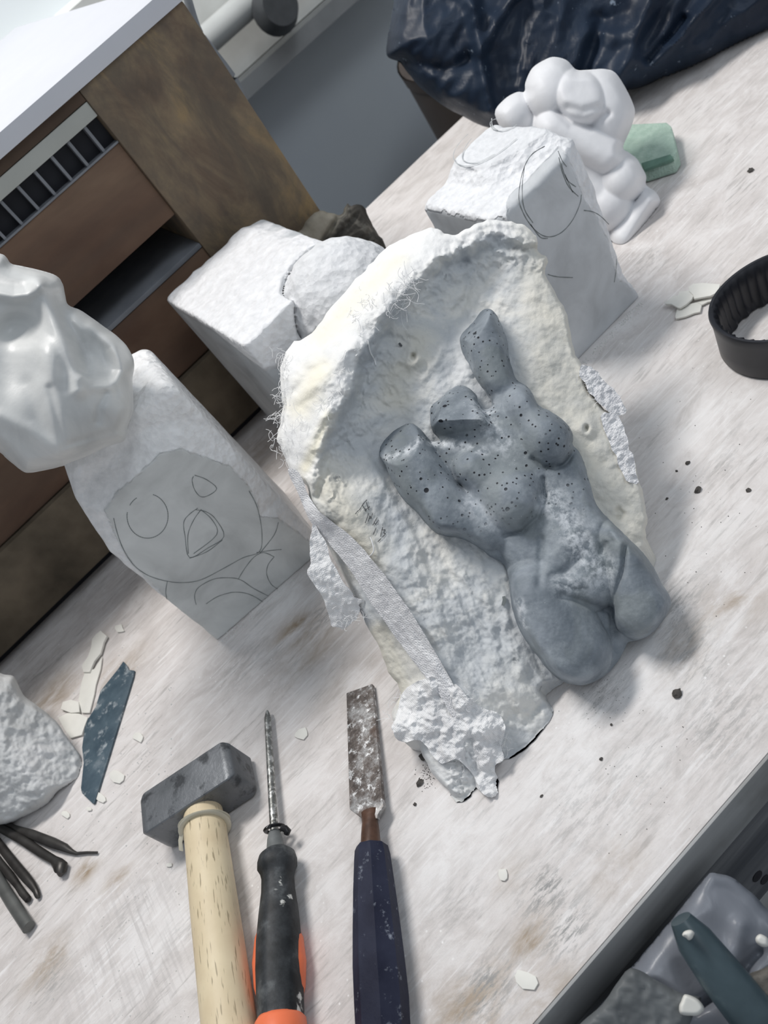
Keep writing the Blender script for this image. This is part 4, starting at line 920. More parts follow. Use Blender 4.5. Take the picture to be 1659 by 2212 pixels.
# ================================================================== TOOLS ON THE BENCH
# --- club hammer
HM = Mat('dark_hammer_steel', .42, .5); f_ = HM.noise(90, 6, rough=.65)
HM.col(HM.mix(HM.ramp(f_, [(.35, .8), (.48, 0.0)]), HM.ramp(HM.noise(30, 4), [(.3, (.11, .12, .13)), (.7, (.20, .21, .225))]), (.03, .033, .038))).bump(f_, .0006)
HM.b.inputs['Metallic'].default_value = .35; HM = HM.m
WH = Mat('pale_beech_handle', .5, .35)
hd = (at(500, 2212, .016) - at(450, 1790, .016)); hang = math.atan2(hd[1], hd[0])
def ticks(m, c1, c2, c3, ang):
    f = m.noise(40, 5, (1, 1, 1)); 
    n = m.nt.nodes.new('ShaderNodeTexNoise'); mp = m.nt.nodes.new('ShaderNodeMapping'); mp.vector_type = 'TEXTURE'
    mp.inputs['Rotation'].default_value = (0, 0, ang); mp.inputs['Scale'].default_value = (9, 1, 1)
    m.link(m.tc.outputs['Object'], mp.inputs[0]); m.link(mp.outputs[0], n.inputs['Vector']); n.inputs['Scale'].default_value = 760; n.inputs['Detail'].default_value = 2
    c = m.ramp(f, [(.3, c1), (.7, c2)]); c = m.mix(m.ramp(n.outputs[0], [(.61, 0.0), (.68, .8)]), c, c3); m.col(c)
    g = m.nt.nodes.new('ShaderNodeTexNoise'); m.link(mp.outputs[0], g.inputs['Vector']); g.inputs['Scale'].default_value = 160; m.bump(g.outputs[0], .0003); return m.m
WH = ticks(WH, (.66, .54, .36), (.76, .65, .45), (.30, .24, .15), hang)
ham = empty('club_hammer', at(430, 1750), 'club hammer with dark steel head and pale wooden handle, leftmost of the hand tools', 'hammer')
z1 = .031
top4 = [at(303, 1722, z1), at(478, 1606, z1), at(497, 1668, z1), at(312, 1800, z1)]
mid = sum(top4) / 4; uL = (top4[1] - top4[0]); uL = uL / np.linalg.norm(uL); vL = np.array([-uL[1], uL[0], 0])   # vL away from camera
def hp(u, v, z): return mid + uL * u + vL * v + np.array([0, 0, z - z1])
pts = []
for sx_, L_, W_, z0_, zz in ((-1, .0375, .0125, .0035, .0285), (-1, .033, .0155, .0015, z1), (1, .033, .0155, .0015, z1), (1, .0375, .0125, .0035, .0285)):
    for sy_ in (-1, 1):
        pts += [hp(sx_ * L_, sy_ * W_, z0_), hp(sx_ * L_, sy_ * W_, zz)]
hh = adopt(hull('hammer_head', pts, HM, .0018, 3, 30), ham)
hp0 = at(441, 1775, .0165); hp1 = at(463, 1960, .0165); hp2 = at(495, 2212, .0165); hp3 = at(518, 2400, .0165)
pts_h = [hp0 + (hp0 - hp1) * .12, hp0, hp0 * .6 + hp1 * .4, hp1, hp2, hp3]
hn = sweep('handle', pts_h, [(.0125, .0125), (.0135, .0130), (.0139, .0134), (.0144, .014), (.0148, .0148), (.0152, .0152)], WH, 28); adopt(hn, ham)
BAND = simple('pale_rubber_band', (.56, .53, .43), .5, .08, 60)
d_ = (hp1 - hp0) / np.linalg.norm(hp1 - hp0)
for k, off in enumerate((-.0035, .0005)):
    rng_ = []
    s_ = np.cross(d_, [0, 0, 1]); s_ /= np.linalg.norm(s_); u_ = np.cross(s_, d_)
    for a in range(33):
        t = 2 * math.pi * a / 32; rng_.append(hp0 + d_ * (off + .004 + .0022 * math.cos(t + .6 + k) * (1 if k else -1)) + s_ * math.cos(t) * .0145 + u_ * math.sin(t) * .0140)
    adopt(sweep('rubber_band', rng_, [(.0024, .0010)] * 33, BAND, 8, up=tuple(d_), caps=False), ham)
tail = [hp0 + d_ * .003 - s_ * .0135 + u_ * .006, hp0 + d_ * .0055 - s_ * .0175 + u_ * .003, hp0 + d_ * .009 - s_ * .0215 + u_ * -.001]
tail2 = [hp0 + d_ * .003 + s_ * .0135 + u_ * .006, hp0 + d_ * .0055 + s_ * .0175 + u_ * .003, hp0 + d_ * .009 + s_ * .0205 + u_ * -.001]
tl = tail if proj(tail[2])[0] < proj(tail2[2])[0] else tail2
adopt(sweep('rubber_band', tl, [(.0022, .0007)] * 3, BAND, 8), ham)

# --- long screwdriver
STEEL = Mat('dusty_steel', .38, .5, .75); f_ = STEEL.noise(240, 6, rough=.7); STEEL.col(STEEL.mix(STEEL.ramp(f_, [(.5, 0.0), (.6, .9)]), STEEL.ramp(STEEL.noise(80, 4), [(.35, (.10, .10, .09)), (.65, (.34, .35, .34))]), (.72, .73, .72))).bump(f_, .0003); STEEL = STEEL.m
BLK = Mat('dusty_black_rubber', .55, .35); f_ = BLK.noise(60, 6, rough=.65, sc=(1, 1, 1)); g_ = BLK.noise(38, 5, dist=.3)
c_ = BLK.ramp(f_, [(.4, (.012, .014, .016)), (.56, (.035, .039, .043)), (.72, (.11, .12, .125))]); c_ = BLK.mix(BLK.ramp(g_, [(.645, 0.0), (.665, 1.0)]), c_, (.74, .74, .70)); BLK.col(c_).bump(g_, .0008); BLK = BLK.m
FER = simple('grey_ferrule', (.16, .17, .17), .45, .2, 120)
ORG = simple('orange_plastic', (.86, .20, .09), .38, .08, 60)
sd = empty('screwdriver', at(595, 1850), 'long screwdriver with a plaster-spattered black and orange handle, middle of the three hand tools', 'screwdriver')
def axis_pt(t, A, B): return A + (B - A) * t
tipz = .0062
sA = at(577, 1538, .0045); sB = at(591, 1770, .0085)
adopt(sweep('shaft', [sA + (sA - sB) * .015, sA, sA + (sB - sA) * .06, sA + (sB - sA) * .12, sB, sB + (sB - sA) * .14], [(.0006, .0006), (.0014, .0010), (.0026, .0018), (.0024, .0024), (.0027, .0027), (.0027, .0027)], STEEL, 14, shape=lambda a: 1 + .04 * math.cos(4 * a)), sd)
adopt(sweep('ferrule', [at(593, 1798, .011), at(594, 1812, .0115), at(597, 1855, .012)], [.0036, .0048, .0062], FER, 20), sd)
HZ = .0135
hp_ = [(597, 1838, .0085), (598, 1846, .0118), (599, 1860, .0130), (599, 1874, .0130), (600, 1884, .0114), (600, 1896, .0105), (601, 1925, .0108), (602, 1975, .0126), (602, 2030, .0138), (603, 2090, .0142), (605, 2150, .0139), (608, 2240, .0130), (610, 2400, .012)]
adopt(sweep('handle', [at(a, b, HZ) for a, b, r in hp_], [r * .92 for a, b, r in hp_], BLK, 40, shape=lambda a: 1 - .035 * abs(math.cos(3 * a))), sd)
# orange inlays at the sides and the orange end
for sgn in (-1, 1):
    pp = [(602 + sgn * 20, 1995, .004), (603 + sgn * 27, 2030, .0075), (603 + sgn * 29, 2080, .009), (604 + sgn * 28, 2130, .008), (604 + sgn * 22, 2180, .0042)]
    adopt(sweep('orange_inlay', [at(a, b, HZ - .004) for a, b, r in pp], [(r * .86, .0075) for a, b, r in pp], ORG, 16), sd)
pp = [(606, 2188, .006), (606, 2194, .0115), (606, 2205, .0134), (608, 2260, .0145), (612, 2400, .014)]
adopt(sweep('end_cap', [at(a, b, HZ + .0006) for a, b, r in pp], [r for a, b, r in pp], ORG, 28), sd)
TIE = simple('black_cable_tie', (.02, .02, .022), .3, .2, 60)
cc = at(593, 1790, .0112); da = at(594, 1812, .0115) - cc; da = da / np.linalg.norm(da); sa = np.cross(da, [0, 0, 1]); sa /= np.linalg.norm(sa); ua = np.cross(sa, da)
adopt(sweep('cable_tie', [cc + sa * math.cos(t) * .0056 + ua * math.sin(t) * .0052 + da * .0008 * math.sin(t) for t in np.linspace(0, 2 * math.pi, 25)], [(.0010, .0016)] * 25, TIE, 8, up=tuple(sa), caps=False), sd)
adopt(sweep('cable_tie', [at(606, 1788, .0145), at(616, 1790, .013), at(621, 1795, .0115), at(619, 1802, .0105)], [(.0016, .0014), (.0022, .002), (.0026, .0022), (.0018, .0018)], TIE, 10), sd)

# --- wide chisel
RUST = Mat('rusty_blade', .45, .45, .5); f_ = RUST.noise(75, 7, rough=.7); g_ = RUST.noise(200, 6, rough=.75)
c_ = RUST.ramp(f_, [(.32, (.035, .028, .026)), (.48, (.14, .12, .11)), (.62, (.36, .36, .36))]); c_ = RUST.mix(RUST.ramp(g_, [(.54, 0.0), (.62, .9)]), c_, (.78, .79, .80)); c_ = RUST.mix(RUST.ramp(RUST.noise(40, 5), [(.6, 0.0), (.7, .5)]), c_, (.13, .07, .045)); RUST.col(c_).bump(f_, .0008); RUST = RUST.m
NAVY = Mat('scratched_navy_plastic', .6, .2); f_ = NAVY.noise(25, 5); g_ = NAVY.noise(130, 6, rough=.7)
c_ = NAVY.ramp(f_, [(.4, (.010, .012, .028)), (.6, (.024, .028, .052))]); c_ = NAVY.mix(NAVY.ramp(g_, [(.6, 0.0), (.72, .75)]), c_, (.33, .36, .42)); c_ = NAVY.mix(NAVY.ramp(NAVY.noise(30, 3), [(.62, 0.0), (.66, .35)]), c_, (.2, .22, .27)); NAVY.col(c_).bump(g_, .0003); NAVY = NAVY.m
ch = empty('wide_chisel', at(800, 1800), 'wide rusty chisel with a navy blue plastic handle, rightmost of the three hand tools', 'chisel')
def slab(name, topz, outline, th, mat, bev=.0006, tilt=None):
    bm = bmesh.new(); zs = topz if hasattr(topz, '__len__') else [topz] * len(outline)
    T = [Vector(at(p[0], p[1], z)) for p, z in zip(outline, zs)]
    t_ = [bm.verts.new(p) for p in T]; b_ = [bm.verts.new(p - Vector((0, 0, th))) for p in T]
    n = len(T); bm.faces.new(t_); bm.faces.new(b_[::-1])
    for i in range(n): bm.faces.new((t_[i], b_[i], b_[(i + 1) % n], t_[(i + 1) % n]))
    bmesh.ops.recalc_face_normals(bm, faces=bm.faces[:])
    if bev: bmesh.ops.bevel(bm, geom=bm.edges[:], offset=bev, segments=2, affect='EDGES', profile=.6)
    return from_bm(name, bm, mat, True, 30)
adopt(slab('blade', [.0042, .0046, .0085, .0100, .0110, .0112, .0110, .0108, .0102], [(748, 1497), (804, 1477), (826, 1728), (829, 1740), (815, 1760), (815, 1768), (782, 1768), (776, 1764), (755, 1748)], .0036, RUST, .0005), ch)
BROWN = simple('rusty_brown_tang', (.085, .045, .03), .4, .5, 90, bump=.0006)
adopt(sweep('tang', [at(797, 1752, .009), at(799, 1775, .0098), at(800, 1800, .0105), at(801, 1840, .0115)], [(.0054, .0028), (.0050, .0035), (.0056, .0048), (.0062, .0056)], BROWN, 16), ch)
hp_ = [(802, 1826, .0088), (802, 1832, .0100), (804, 1850, .0108), (808, 1920, .0122), (813, 2000, .0134), (818, 2080, .0143), (824, 2160, .0146), (828, 2240, .0142), (838, 2400, .013)]
def facet(a):
    k = math.pi / 4; m_ = (a + k / 2) % k - k / 2; return .93 / math.cos(m_) * (.985) if True else 1
adopt(sweep('handle', [at(a, b, .0128) for a, b, r in hp_], [(r * .98, r * .86) for a, b, r in hp_], NAVY, 48, shape=facet, auto=25), ch)

# --- blue scraper blade
BLU = Mat('dusty_blue_steel', .5, .4); f_ = BLU.noise(40, 6, rough=.65); BLU.col(BLU.mix(BLU.ramp(BLU.noise(90, 5, rough=.7), [(.55, 0.0), (.7, .8)]), BLU.ramp(f_, [(.35, (.032, .06, .085)), (.6, (.075, .115, .145)), (.75, (.19, .23, .26))]), (.5, .54, .56))); BLU = BLU.m
S8 = lambda pts: [(x * .339, 1350 + y * .339) for x, y in pts]
blade = slab('scraper_blade', .0022, S8([(785, 232), (810, 262), (818, 285), (855, 290), (848, 330), (600, 1135), (590, 1138), (522, 1072), (515, 1040), (532, 880), (522, 780), (540, 650), (560, 600), (610, 520), (640, 420), (720, 320), (752, 280)]), .0018, BLU, .0003)
tag(blade, 'dark blue pointed steel scraper blade lying beside the rough stone', 'blade')

# --- five small modelling tools under the stone
TL = Mat('dark_grey_steel_tool', .4, .45, .5); TL.col(TL.ramp(TL.noise(60, 4), [(.3, (.035, .032, .03)), (.7, (.075, .072, .068))])); TL = TL.m
TLG = simple('grey_steel_tool', (.14, .145, .14), .4, .2, 60, metal=.4)
GR = 'small dark modelling tools fanned out from under the rough stone'
S9 = lambda p: (p[0] * .2713, 1750 + p[1] * .2713)
def tool(name, label, pts, mat, flat=.75):
    P = []; R_ = []
    for x, y, r in pts:
        q = S9((x, y)); P.append(at(*q, .0012 + r * .75)); R_.append((r, r * flat))
    o = sweep(name, P, R_, mat, 14); tag(o, label, 'modelling tool', GR); return o
tool('modelling_tool', 'dark modelling tool with a thin needle tip pointing right, nearest the scraper blade', [(20, 90, .0022), (110, 135, .0018), (150, 155, .0026), (250, 190, .0034), (420, 260, .0038), (520, 300, .0030), (570, 330, .0018), (610, 345, .0012), (690, 338, .0010), (775, 338, .0009)], TL)
tool('modelling_tool', 'dark modelling tool with a blunt hooked paddle end', [(-60, 100, .0030), (20, 150, .0032), (180, 240, .0034), (330, 340, .0034), (430, 400, .0032), (465, 432, .0046), (485, 455, .0054), (483, 490, .0046), (480, 510, .0026)], TL)
tool('modelling_tool', 'dark modelling tool with a curved claw tip pointing down', [(-60, 190, .0028), (0, 280, .0034), (110, 420, .0036), (210, 540, .0036), (260, 600, .0030), (285, 640, .0024), (300, 680, .0022), (305, 700, .0014)], TL)
tool('modelling_tool', 'dark modelling tool with a plaster-crusted pale tip', [(-60, 330, .0026), (0, 420, .0030), (80, 520, .0032), (140, 600, .0026), (180, 660, .0028), (225, 712, .0026), (235, 722, .0012)], TL)
tool('modelling_tool', 'thick flat grey metal rod with a squared end, lowest of the small tools', [(-80, 430, .0044), (0, 580, .0046), (100, 740, .0048), (200, 890, .0048), (228, 932, .0048)], TLG)

# --- black ribbed ring
RUB = Mat('black_rubber', .38, .45); RUB.col(RUB.ramp(RUB.noise(30, 5), [(.3, (.010, .011, .014)), (.7, (.024, .025, .032))])); RUB = RUB.m
def ring_obj():
    bm = bmesh.new(); n = 144; cx, cy = .341, .3285; prof = []
    rows = [(.0405, .0008), (.0425, .0004), (.0435, .003), (.0432, .012), (.0428, .028), (.0436, .0335), (.0430, .0352), (.0412, .0352), (.0402, .034), (.0392, .0325), (.0385, .022), (.0385, .010), (.0370, .004), (.0372, .0012)]
    R_ = []
    for i in range(n):
        a = 2 * math.pi * i / n; rb_ = .0014 * max(0, math.sin(a * 36)) ; ring = []
        for j, (r, z) in enumerate(rows):
            rr = r - (rb_ if 9 <= j <= 12 else 0) - (.0015 * max(0, math.sin(a * 18 + 1)) if j >= 12 else 0)
            wob = 1 + .012 * math.cos(2 * a + 1)
            ring.append(bm.verts.new((cx + rr * wob * math.cos(a), cy + rr * wob * math.sin(a), z + (.0008 * math.sin(3 * a) if z > .03 else 0))))
        R_.append(ring)
    m = len(rows)
    for i in range(n):
        for j in range(m):
            bm.faces.new((R_[i][j], R_[(i + 1) % n][j], R_[(i + 1) % n][(j + 1) % m], R_[i][(j + 1) % m]))
    bmesh.ops.recalc_face_normals(bm, faces=bm.faces[:]); return from_bm('rubber_ring', bm, RUB, True, 50)
tag(ring_obj(), 'black rubber ring with a ribbed inside standing open at the right edge of the bench', 'ring')

# --- green sponge
GRN = Mat('pale_green_sponge', .9, .1); GRN.col(GRN.ramp(GRN.noise(120, 5), [(.3, (.38, .52, .44)), (.7, (.50, .64, .55))]))
wv = GRN.voro(520, rand=.3).outputs['Distance']; GRN.bump(wv, .0012); GRN = GRN.m
P_ = [at(1330, 290, .016), at(1352, 268, .018), at(1440, 264, .018), at(1450, 272, .018), at(1462, 325, .016), at(1455, 350, .012), at(1370, 372, .012), at(1340, 360, .012)]
pts = [tuple(p) for p in P_] + [(p[0] * 1.0, p[1], .001) for p in P_] + [tuple(at(1462, 372, .001)), tuple(at(1398, 394, .001))]
spg = tag(hull('sponge', pts, GRN, .0015, 3, 40), 'pale green textured sponge lying behind the carved stone figure', 'sponge')
GRD = simple('darker_green_strip', (.14, .24, .19), .9, .2, 80)  # darker green for one flat strip of the sponge
gv = slab('dark_band', [.0165, .0165, .0155, .0142], [(1385, 352), (1448, 333), (1455, 342), (1392, 366)], .003, GRD, .0004); gv.parent = spg; tag(gv, 'darker green strip along one side')

# --- plaster chips in a little heap
CHIP = simple('cream_plaster_chip', (.78, .77, .72), .8, .05, 60)
S10 = lambda pts: [(1350 + x * .1863, 500 + y * .1863) for x, y in pts]
GC = 'cream plaster flakes in a heap beside the black rubber ring'
def chip(label, pts, z, th, cat='plaster flake', grp=GC):
    o = slab('plaster_flake', z, pts, th, CHIP, .0002); tag(o, label, cat, grp); return o
chip('lowest cream plaster flake of the heap, nearest the bench front', S10([(605, 895), (650, 880), (740, 840), (830, 820), (890, 850), (870, 930), (800, 945), (700, 985), (590, 1010), (580, 985)]), .0024, .0014)
chip('cream plaster flake with a ragged point on the left of the heap', S10([(455, 815), (510, 790), (560, 740), (610, 745), (630, 695), (740, 685), (800, 740), (770, 790), (700, 850), (640, 885), (610, 880), (540, 840), (470, 840)]), .0050, .0016)
chip('largest cream plaster flake, topmost in the heap beside the black ring', S10([(740, 640), (790, 605), (900, 595), (1020, 605), (1105, 610), (1085, 670), (1040, 720), (990, 745), (880, 765), (800, 780), (790, 735), (742, 690)]), .0058, .0016)
chip('small cream plaster flake lying between the heap and the ring', S10([(830, 820), (900, 790), (1000, 765), (1030, 800), (960, 815), (895, 850)]), .0024, .0012)

GC2 = 'pale plaster flakes scattered between the drawn marble block and the blue blade'
def rnd_poly(cx, cy, r, n=9, ang=0, asp=1.0, seed=0):
    q = np.random.RandomState(seed); out = []
    for i in range(n):
        a = 2 * math.pi * i / n; rr = r * (.7 + .5 * q.rand()); x = rr * math.cos(a) * asp; y = rr * math.sin(a)
        out.append((cx + x * math.cos(ang) - y * math.sin(ang), cy + x * math.sin(ang) + y * math.cos(ang)))
    return out
chip('long pale plaster flake lying above the tip of the blue scraper blade', S8([(610, 60), (640, 35), (680, 70), (660, 110), (640, 180), (600, 230), (570, 300), (530, 300), (520, 260), (560, 200), (580, 140), (585, 90)]), .0036, .002, grp=GC2)
chip('thin pale plaster flake half hidden under the long one by the blue blade', S8([(540, 300), (600, 280), (650, 200), (640, 280), (610, 380), (600, 440), (570, 560), (520, 560), (500, 470), (520, 360)]), .0020, .0012, grp=GC2)
chip('pale rounded plaster flake against the upper side of the rough stone', S8([(400, 490), (450, 475), (500, 490), (505, 555), (450, 560), (385, 535)]), .0032, .0018, grp=GC2)
chip('pale plaster flake wedged between the rough stone and the blue blade', S8([(370, 590), (430, 560), (505, 565), (560, 590), (540, 640), (520, 700), (450, 720), (410, 665)]), .0022, .0014, grp=GC2)
for i, (x, y, r, lab) in enumerate([(740, 965, 40, 'pale plaster flake right of the blue blade'), (415, 1205, 26, 'pale plaster flake below the rough stone'), (565, 1172, 15, 'tiny plaster flake under the tip of the blue blade'), (640, 1100, 30, 'thin plaster flake touching the lower tip of the blue blade'), (760, 20, 24, 'plaster flake between the drawn block and the long flake'), (880, 715, 28, 'thin plaster flake halfway between the blue blade and the hammer')]):
    q = S8([(x, y)])[0]; chip(lab, rnd_poly(q[0], q[1], r * .34, 8, .5, 1.3, i), .0014, .0009, grp='single plaster flakes around the blue blade')
for i, (x, y, r, a, lab) in enumerate([(1087, 1888, 10, 1.4, 'tiny white flake on bare bench right of the navy chisel handle'), (650, 1585, 13, -.4, 'thin white flake between screwdriver tip and chisel blade'), (365, 1868, 5, 0, 'tiny white flake left of the hammer handle'), (1135, 2115, 20, .3, 'white plaster flake near the front edge of the bench')]):
    chip(lab, rnd_poly(x, y, r, 8, a, 1.5, 20 + i), .0012, .0008, grp='white flakes near the hand tools')
# dark crumbs
CR = simple('dark_crumb', (.085, .078, .072), .8, .4, 200)
crumbs = [(1464, 1499, 11, 'largest dark crumb, right of the torso near the bench front'), (1508, 1060, 8, 'long dark crumb on the bench below the black ring'), (1486, 1001, 5, 'dark crumb between the black ring and the mould'), (1617, 1060, 5, 'dark crumb near the right picture edge below the ring'), (1622, 370, 6, 'dark crumb near the top right behind the ring'), (914, 1636, 7, 'dark brown crumb beside the foot of the mould, furthest from the handle'),
   (908, 1692, 6, 'grey crumb below the brown crumbs at the foot of the mould'), (897, 1738, 4, 'lowest crumb in the line between chisel and mould'), (1321, 1566, 3, 'small grey crumb below the torso'), (1170, 1720, 3, 'tiny crumb right of the mould foot'), (1299, 1640, 4, 'crumb cluster right of the mould foot'), (1441, 1078, 3, 'tiny crumb right of the mould'), (1462, 1018, 3, 'tiny crumb beside the larger crumb below the ring')]
for i, (x, y, r, lab) in enumerate(crumbs):
    bm = bmesh.new(); bmesh.ops.create_icosphere(bm, subdivisions=2, radius=1); q = np.random.RandomState(i + 50); p = at(x, y)
    sc = r * np.linalg.norm(at(x + 1, y) - p); f3 = q.rand(3) * .5 + .75
    for v in bm.verts:
        v.co *= .8 + .5 * q.rand(); v.co = Vector((v.co.x * f3[0] * sc, v.co.y * f3[1] * sc, max(v.co.z, -.5) * sc * .7))
    o = from_bm('crumb', bm, CR, False); o.location = (p[0], p[1], sc * .36); tag(o, lab, 'crumb', 'dark crumbs scattered on the bench')
# fine dust grains: uncountable
V = []; F = []
def grain(x, y, r):
    p = at(x, y); s_ = r * .00027 * 1.2; b = len(V)
    for d3 in ((1, 0, 0), (-.6, .8, 0), (-.5, -.9, 0), (0, 0, 1.1)): V.append((p[0] + d3[0] * s_, p[1] + d3[1] * s_, max(d3[2] * s_, 0) + .0001))
    F.extend([[b, b + 1, b + 3], [b + 1, b + 2, b + 3], [b + 2, b, b + 3]])
rs = np.random.RandomState(9)
for _ in range(90): grain(922 + rs.randn() * 9, 1676 + rs.randn() * 14, .5 + rs.rand() * 1.1)
for _ in range(90): grain(1300 + rs.randn() * 45, 1500 + rs.randn() * 30, .3 + rs.rand() * .6)
for _ in range(50): grain(1500 + rs.randn() * 80, 1080 + rs.randn() * 100, .4 + rs.rand() * 1.1)
for _ in range(40): grain(1200 + rs.rand() * 300, 1520 + rs.rand() * 350, .3 + rs.rand() * .9)
g_ = mk('dust_grains', V, F, CR, None, False); tag(g_, 'fine dark grit scattered over the bench around the mould', 'grit', None, 'stuff')
V = []; F = []
WD = simple('white_crumbs', (.86, .86, .84), .8, .05, 60)
for _ in range(160): grain(100 + rs.rand() * 280, 1380 + rs.rand() * 450, .8 + rs.rand() * 2.2)
for _ in range(90): grain(rs.rand() * 450, 1850 + rs.rand() * 350, .6 + rs.rand() * 2)
for _ in range(120):
    t = rs.rand(); grain(470 + t * 200 + rs.randn() * 6, 1390 - t * 172 + abs(rs.randn()) * 6, 1 + rs.rand() * 1.8)
for _ in range(150):
    t = rs.rand(); grain(1250 + t * 135 + abs(rs.randn()) * 6, 788 - t * 140 + abs(rs.randn()) * 5, .8 + rs.rand() * 1.6)
g_ = mk('plaster_crumbs', V, F, WD, None, False); tag(g_, 'fine white plaster crumbs scattered over the bench at the left and along the marble blocks', 'grit', None, 'stuff')

# ================================================================== DARK BAG, BIN, THINGS UNDER THE BENCH
BAG = Mat('dark_blue_plastic_film', .42, .2); f_ = BAG.noise(12, 4); g_ = BAG.noise(85, 5, rough=.65)
BAG.col(BAG.mix(BAG.ramp(g_, [(.66, 0.0), (.72, .75)]), BAG.ramp(f_, [(.3, (.008, .014, .028)), (.7, (.022, .036, .062))]), (.26, .32, .40))).bump(BAG.noise(30, 4, dist=1), .001); BAG = BAG.m
BO = [(880, -160), (862, -60), (850, 0), (842, 50), (836, 95), (838, 125), (862, 135), (882, 160), (905, 185), (940, 215), (975, 238), (1010, 258), (1060, 275), (1150, 280), (1230, 265), (1300, 225), (1352, 196), (1375, 190), (1430, 172), (1500, 148), (1580, 112), (1659, 82), (1760, 35), (1900, -60), (1900, -420), (1500, -500), (1100, -420), (930, -300)]
Pb = at(1375, 205, .0); nb = np.array([-.30, -.72, .62]); nb /= np.linalg.norm(nb)
def bag_h(X, Y, D):
    e = np.clip(D / 110, 0, 1); h = .045 * np.sqrt(1 - (1 - e) ** 2)
    ang = np.arctan2(Y - 330, X - 1150); r = np.hypot(X - 1150, Y - 330)
    h = h + .016 * ridged(ang * 1.5 + .4 * fbm(X * .006, Y * .006, 1, 2), r * .0022, 3.0, 2) * np.clip(D / 30, 0, 1)
    h = h + .005 * ridged(X * .012 + Y * .006, Y * .008, 8.0, 3) * np.clip(D / 20, 0, 1)
    for p_, w_, a_ in (([(1015, -20), (1030, 60), (1035, 115), (1060, 240)], 14, .014), ([(1035, 115), (1075, 45), (1120, -20)], 12, .012), ([(1300, 40), (1260, 150), (1200, 250)], 18, -.012), ([(1420, -30), (1370, 90), (1330, 200)], 18, .013), ([(1550, -20), (1450, 100), (1380, 170)], 15, .010), ([(870, 130), (960, 150), (1030, 120)], 14, -.006), ([(1480, 40), (1460, 70), (1400, 130)], 10, -.01)):
        h = h + a_ * groove(X, Y, p_, w_)
    return h
bagm = relief('bin_bag', smooth_poly(BO, 4, jit=4, js=.02), 5, Pb, nb, bag_h, BAG, back=lambda X, Y, D: -.03 * np.sqrt(1 - (1 - np.clip(D / 80, 0, 1)) ** 2), zmin=None)
for v_ in bagm.data.vertices:
    if v_.co.y < .96 and v_.co.z < .0012: v_.co.z = .0012
tag(bagm, 'crumpled dark blue plastic bag heaped at the far back of the bench', 'bag')
BIN = simple('brown_grey_bin', (.075, .062, .055), .5, .15, 10)
bm = bmesh.new(); bmesh.ops.create_cone(bm, segments=48, cap_ends=True, radius1=.17, radius2=.195, depth=.76)
bn = from_bm('waste_bin', bm, BIN, True, 50); bn.location = (.835, 1.16, -.40); tag(bn, 'dark brown round bin standing behind the bench under the blue plastic bag', 'bin')
bm = bmesh.new(); bmesh.ops.create_cone(bm, segments=48, cap_ends=False, radius1=.196, radius2=.198, depth=.02)
rim_ = from_bm('rim', bm, BIN, True, 50); rim_.parent = bn; rim_.location = (0, 0, .37)

# translucent grey plastic bag and dark tube below the front edge
FILM = Mat('grey_translucent_film', .35, .4); FILM.col(FILM.ramp(FILM.noise(14, 5, dist=1), [(.3, (.12, .135, .16)), (.7, (.25, .265, .30))])).bump(FILM.noise(40, 4, dist=1), .0005)
FILM = FILM.m
Pf = on_y(1490, 1880, .160); nf2 = np.array([-.05, -.62, .78]); nf2 /= np.linalg.norm(nf2)
FO = [(1180, 2310), (1222, 2262), (1272, 2202), (1336, 2124), (1392, 2056), (1470, 1962), (1522, 1898), (1540, 1886), (1580, 1895), (1625, 1930), (1660, 1965), (1720, 2000), (1780, 2100), (1760, 2260), (1600, 2330), (1300, 2340)]
def film_h(X, Y, D):
    e = np.clip(D / 60, 0, 1); h = .010 * np.sqrt(1 - (1 - e) ** 2)
    return h + .004 * ridged(X * .006 - Y * .003, Y * .004, 2, 2) * np.clip(D / 30, 0, 1) + .003 * groove(X, Y, [(1600, 2000), (1570, 2120)], 20) - .006 * groove(X, Y, [(1640, 2060), (1560, 2140), (1500, 2180)], 14)
fl = relief('plastic_bag', smooth_poly(FO, 4, jit=3, js=.03), 5, Pf, nf2, film_h, FILM, back=lambda X, Y, D: -.05 * np.sqrt(1 - (1 - np.clip(D / 90, 0, 1)) ** 2) * sstep(1960, 2100, Y))
tag(fl, 'grey translucent plastic bag hanging below the front edge of the bench', 'bag')
TUBE = Mat('dark_teal_tube', .35, .4); TUBE.col(TUBE.ramp(TUBE.noise(30, 5, sc=(1, 1, 1)), [(.3, (.035, .055, .065)), (.55, (.06, .09, .105)), (.7, (.14, .19, .20))])); TUBE = TUBE.m
tt = [on_plane(*p, Pf, nf2, .030) for p in ((1470, 1985), (1500, 2030), (1560, 2110), (1620, 2185), (1645, 2220), (1655, 2240))]
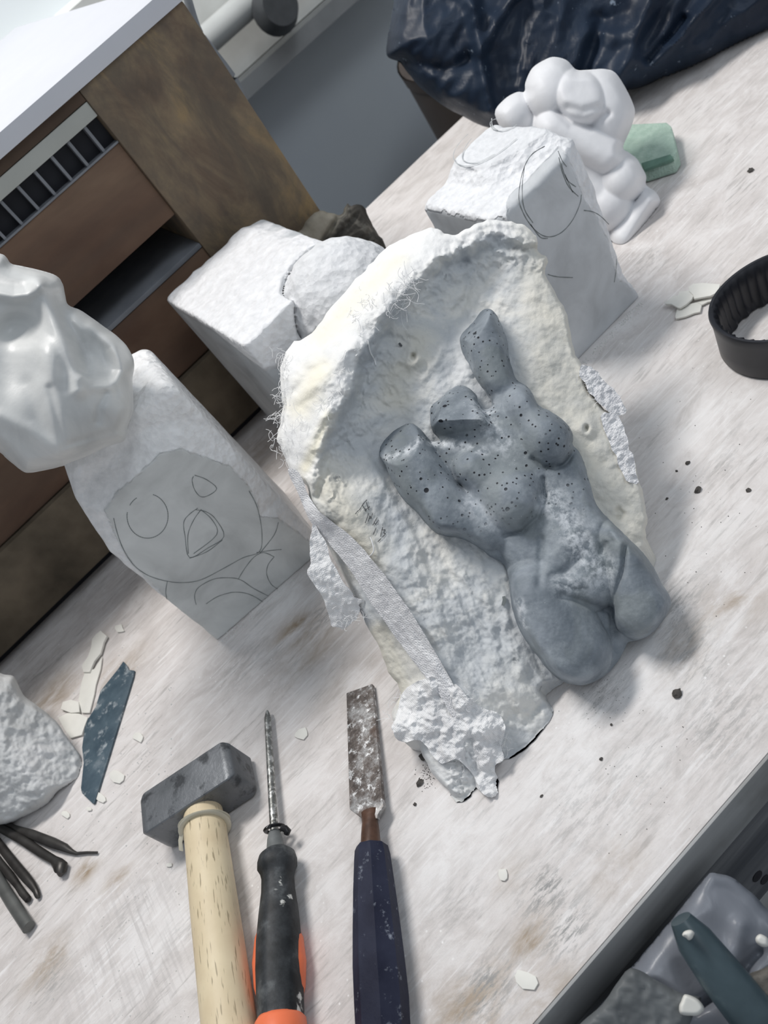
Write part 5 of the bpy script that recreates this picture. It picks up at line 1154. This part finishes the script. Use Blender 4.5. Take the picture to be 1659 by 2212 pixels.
tag(sweep('rolled_tube', tt, [.005, .0085, .0100, .0105, .0095, .005], TUBE, 28), 'dark teal rolled tube lying on the grey plastic bag under the bench edge', 'tube')
PCH = simple('grey_pouch', (.13, .14, .145), .5, .2, 30)
PO = [(1240, 2230), (1300, 2170), (1350, 2100), (1372, 2092), (1420, 2118), (1470, 2145), (1515, 2155), (1500, 2185), (1480, 2230), (1400, 2330), (1250, 2320)]
po = relief('grey_pouch', smooth_poly(PO, 4, jit=2), 5, Pf, nf2, lambda X, Y, D: .020 + .006 * np.sqrt(1 - (1 - np.clip(D / 25, 0, 1)) ** 2) + .002 * ridged(X * .02, Y * .02, 4), PCH, back=lambda X, Y, D: .019 + 0 * X)
tag(po, 'flat dark grey pouch below the tube at the bottom right of the picture', 'pouch')
BLOBS = [(1490, 2172, 22, 'white plaster blob on the grey pouch under the bench edge'), (1488, 2020, 10, 'white plaster blob on the upper end of the dark tube'), (1648, 2032, 14, 'white plaster blob on the grey bag at the right picture edge')]
for i, (x, y, r, lab) in enumerate(BLOBS):
    o = relief('plaster_blob', smooth_poly(rnd_poly(x, y, r, 9, .2, 1.25, 70 + i), 3), 2.5, Pf, nf2, lambda X, Y, D: .029 + (.012 if i == 1 else 0) + .004 * np.sqrt(1 - (1 - np.clip(D / 8, 0, 1)) ** 2), CHIP, back=lambda X, Y, D: .026 + (.012 if i == 1 else 0) + 0 * X)
    tag(o, lab, 'plaster blob', 'plaster blobs on the things under the bench')
CARD = simple('speckled_brown_cloth', (.15, .14, .125), .9, .35, 160, bump=.001)
CO = [(1600, 2120), (1640, 2095), (1700, 2080), (1760, 2140), (1740, 2260), (1690, 2290), (1650, 2230), (1640, 2190), (1620, 2150)]
co = relief('coarse_cloth', smooth_poly(CO, 4, jit=2), 5, Pf, nf2, lambda X, Y, D: .018 + .008 * np.sqrt(1 - (1 - np.clip(D / 20, 0, 1)) ** 2), CARD, back=lambda X, Y, D: .016 + 0 * X)
tag(co, 'coarse speckled brown cloth at the bottom right corner beside the dark tube', 'cloth')
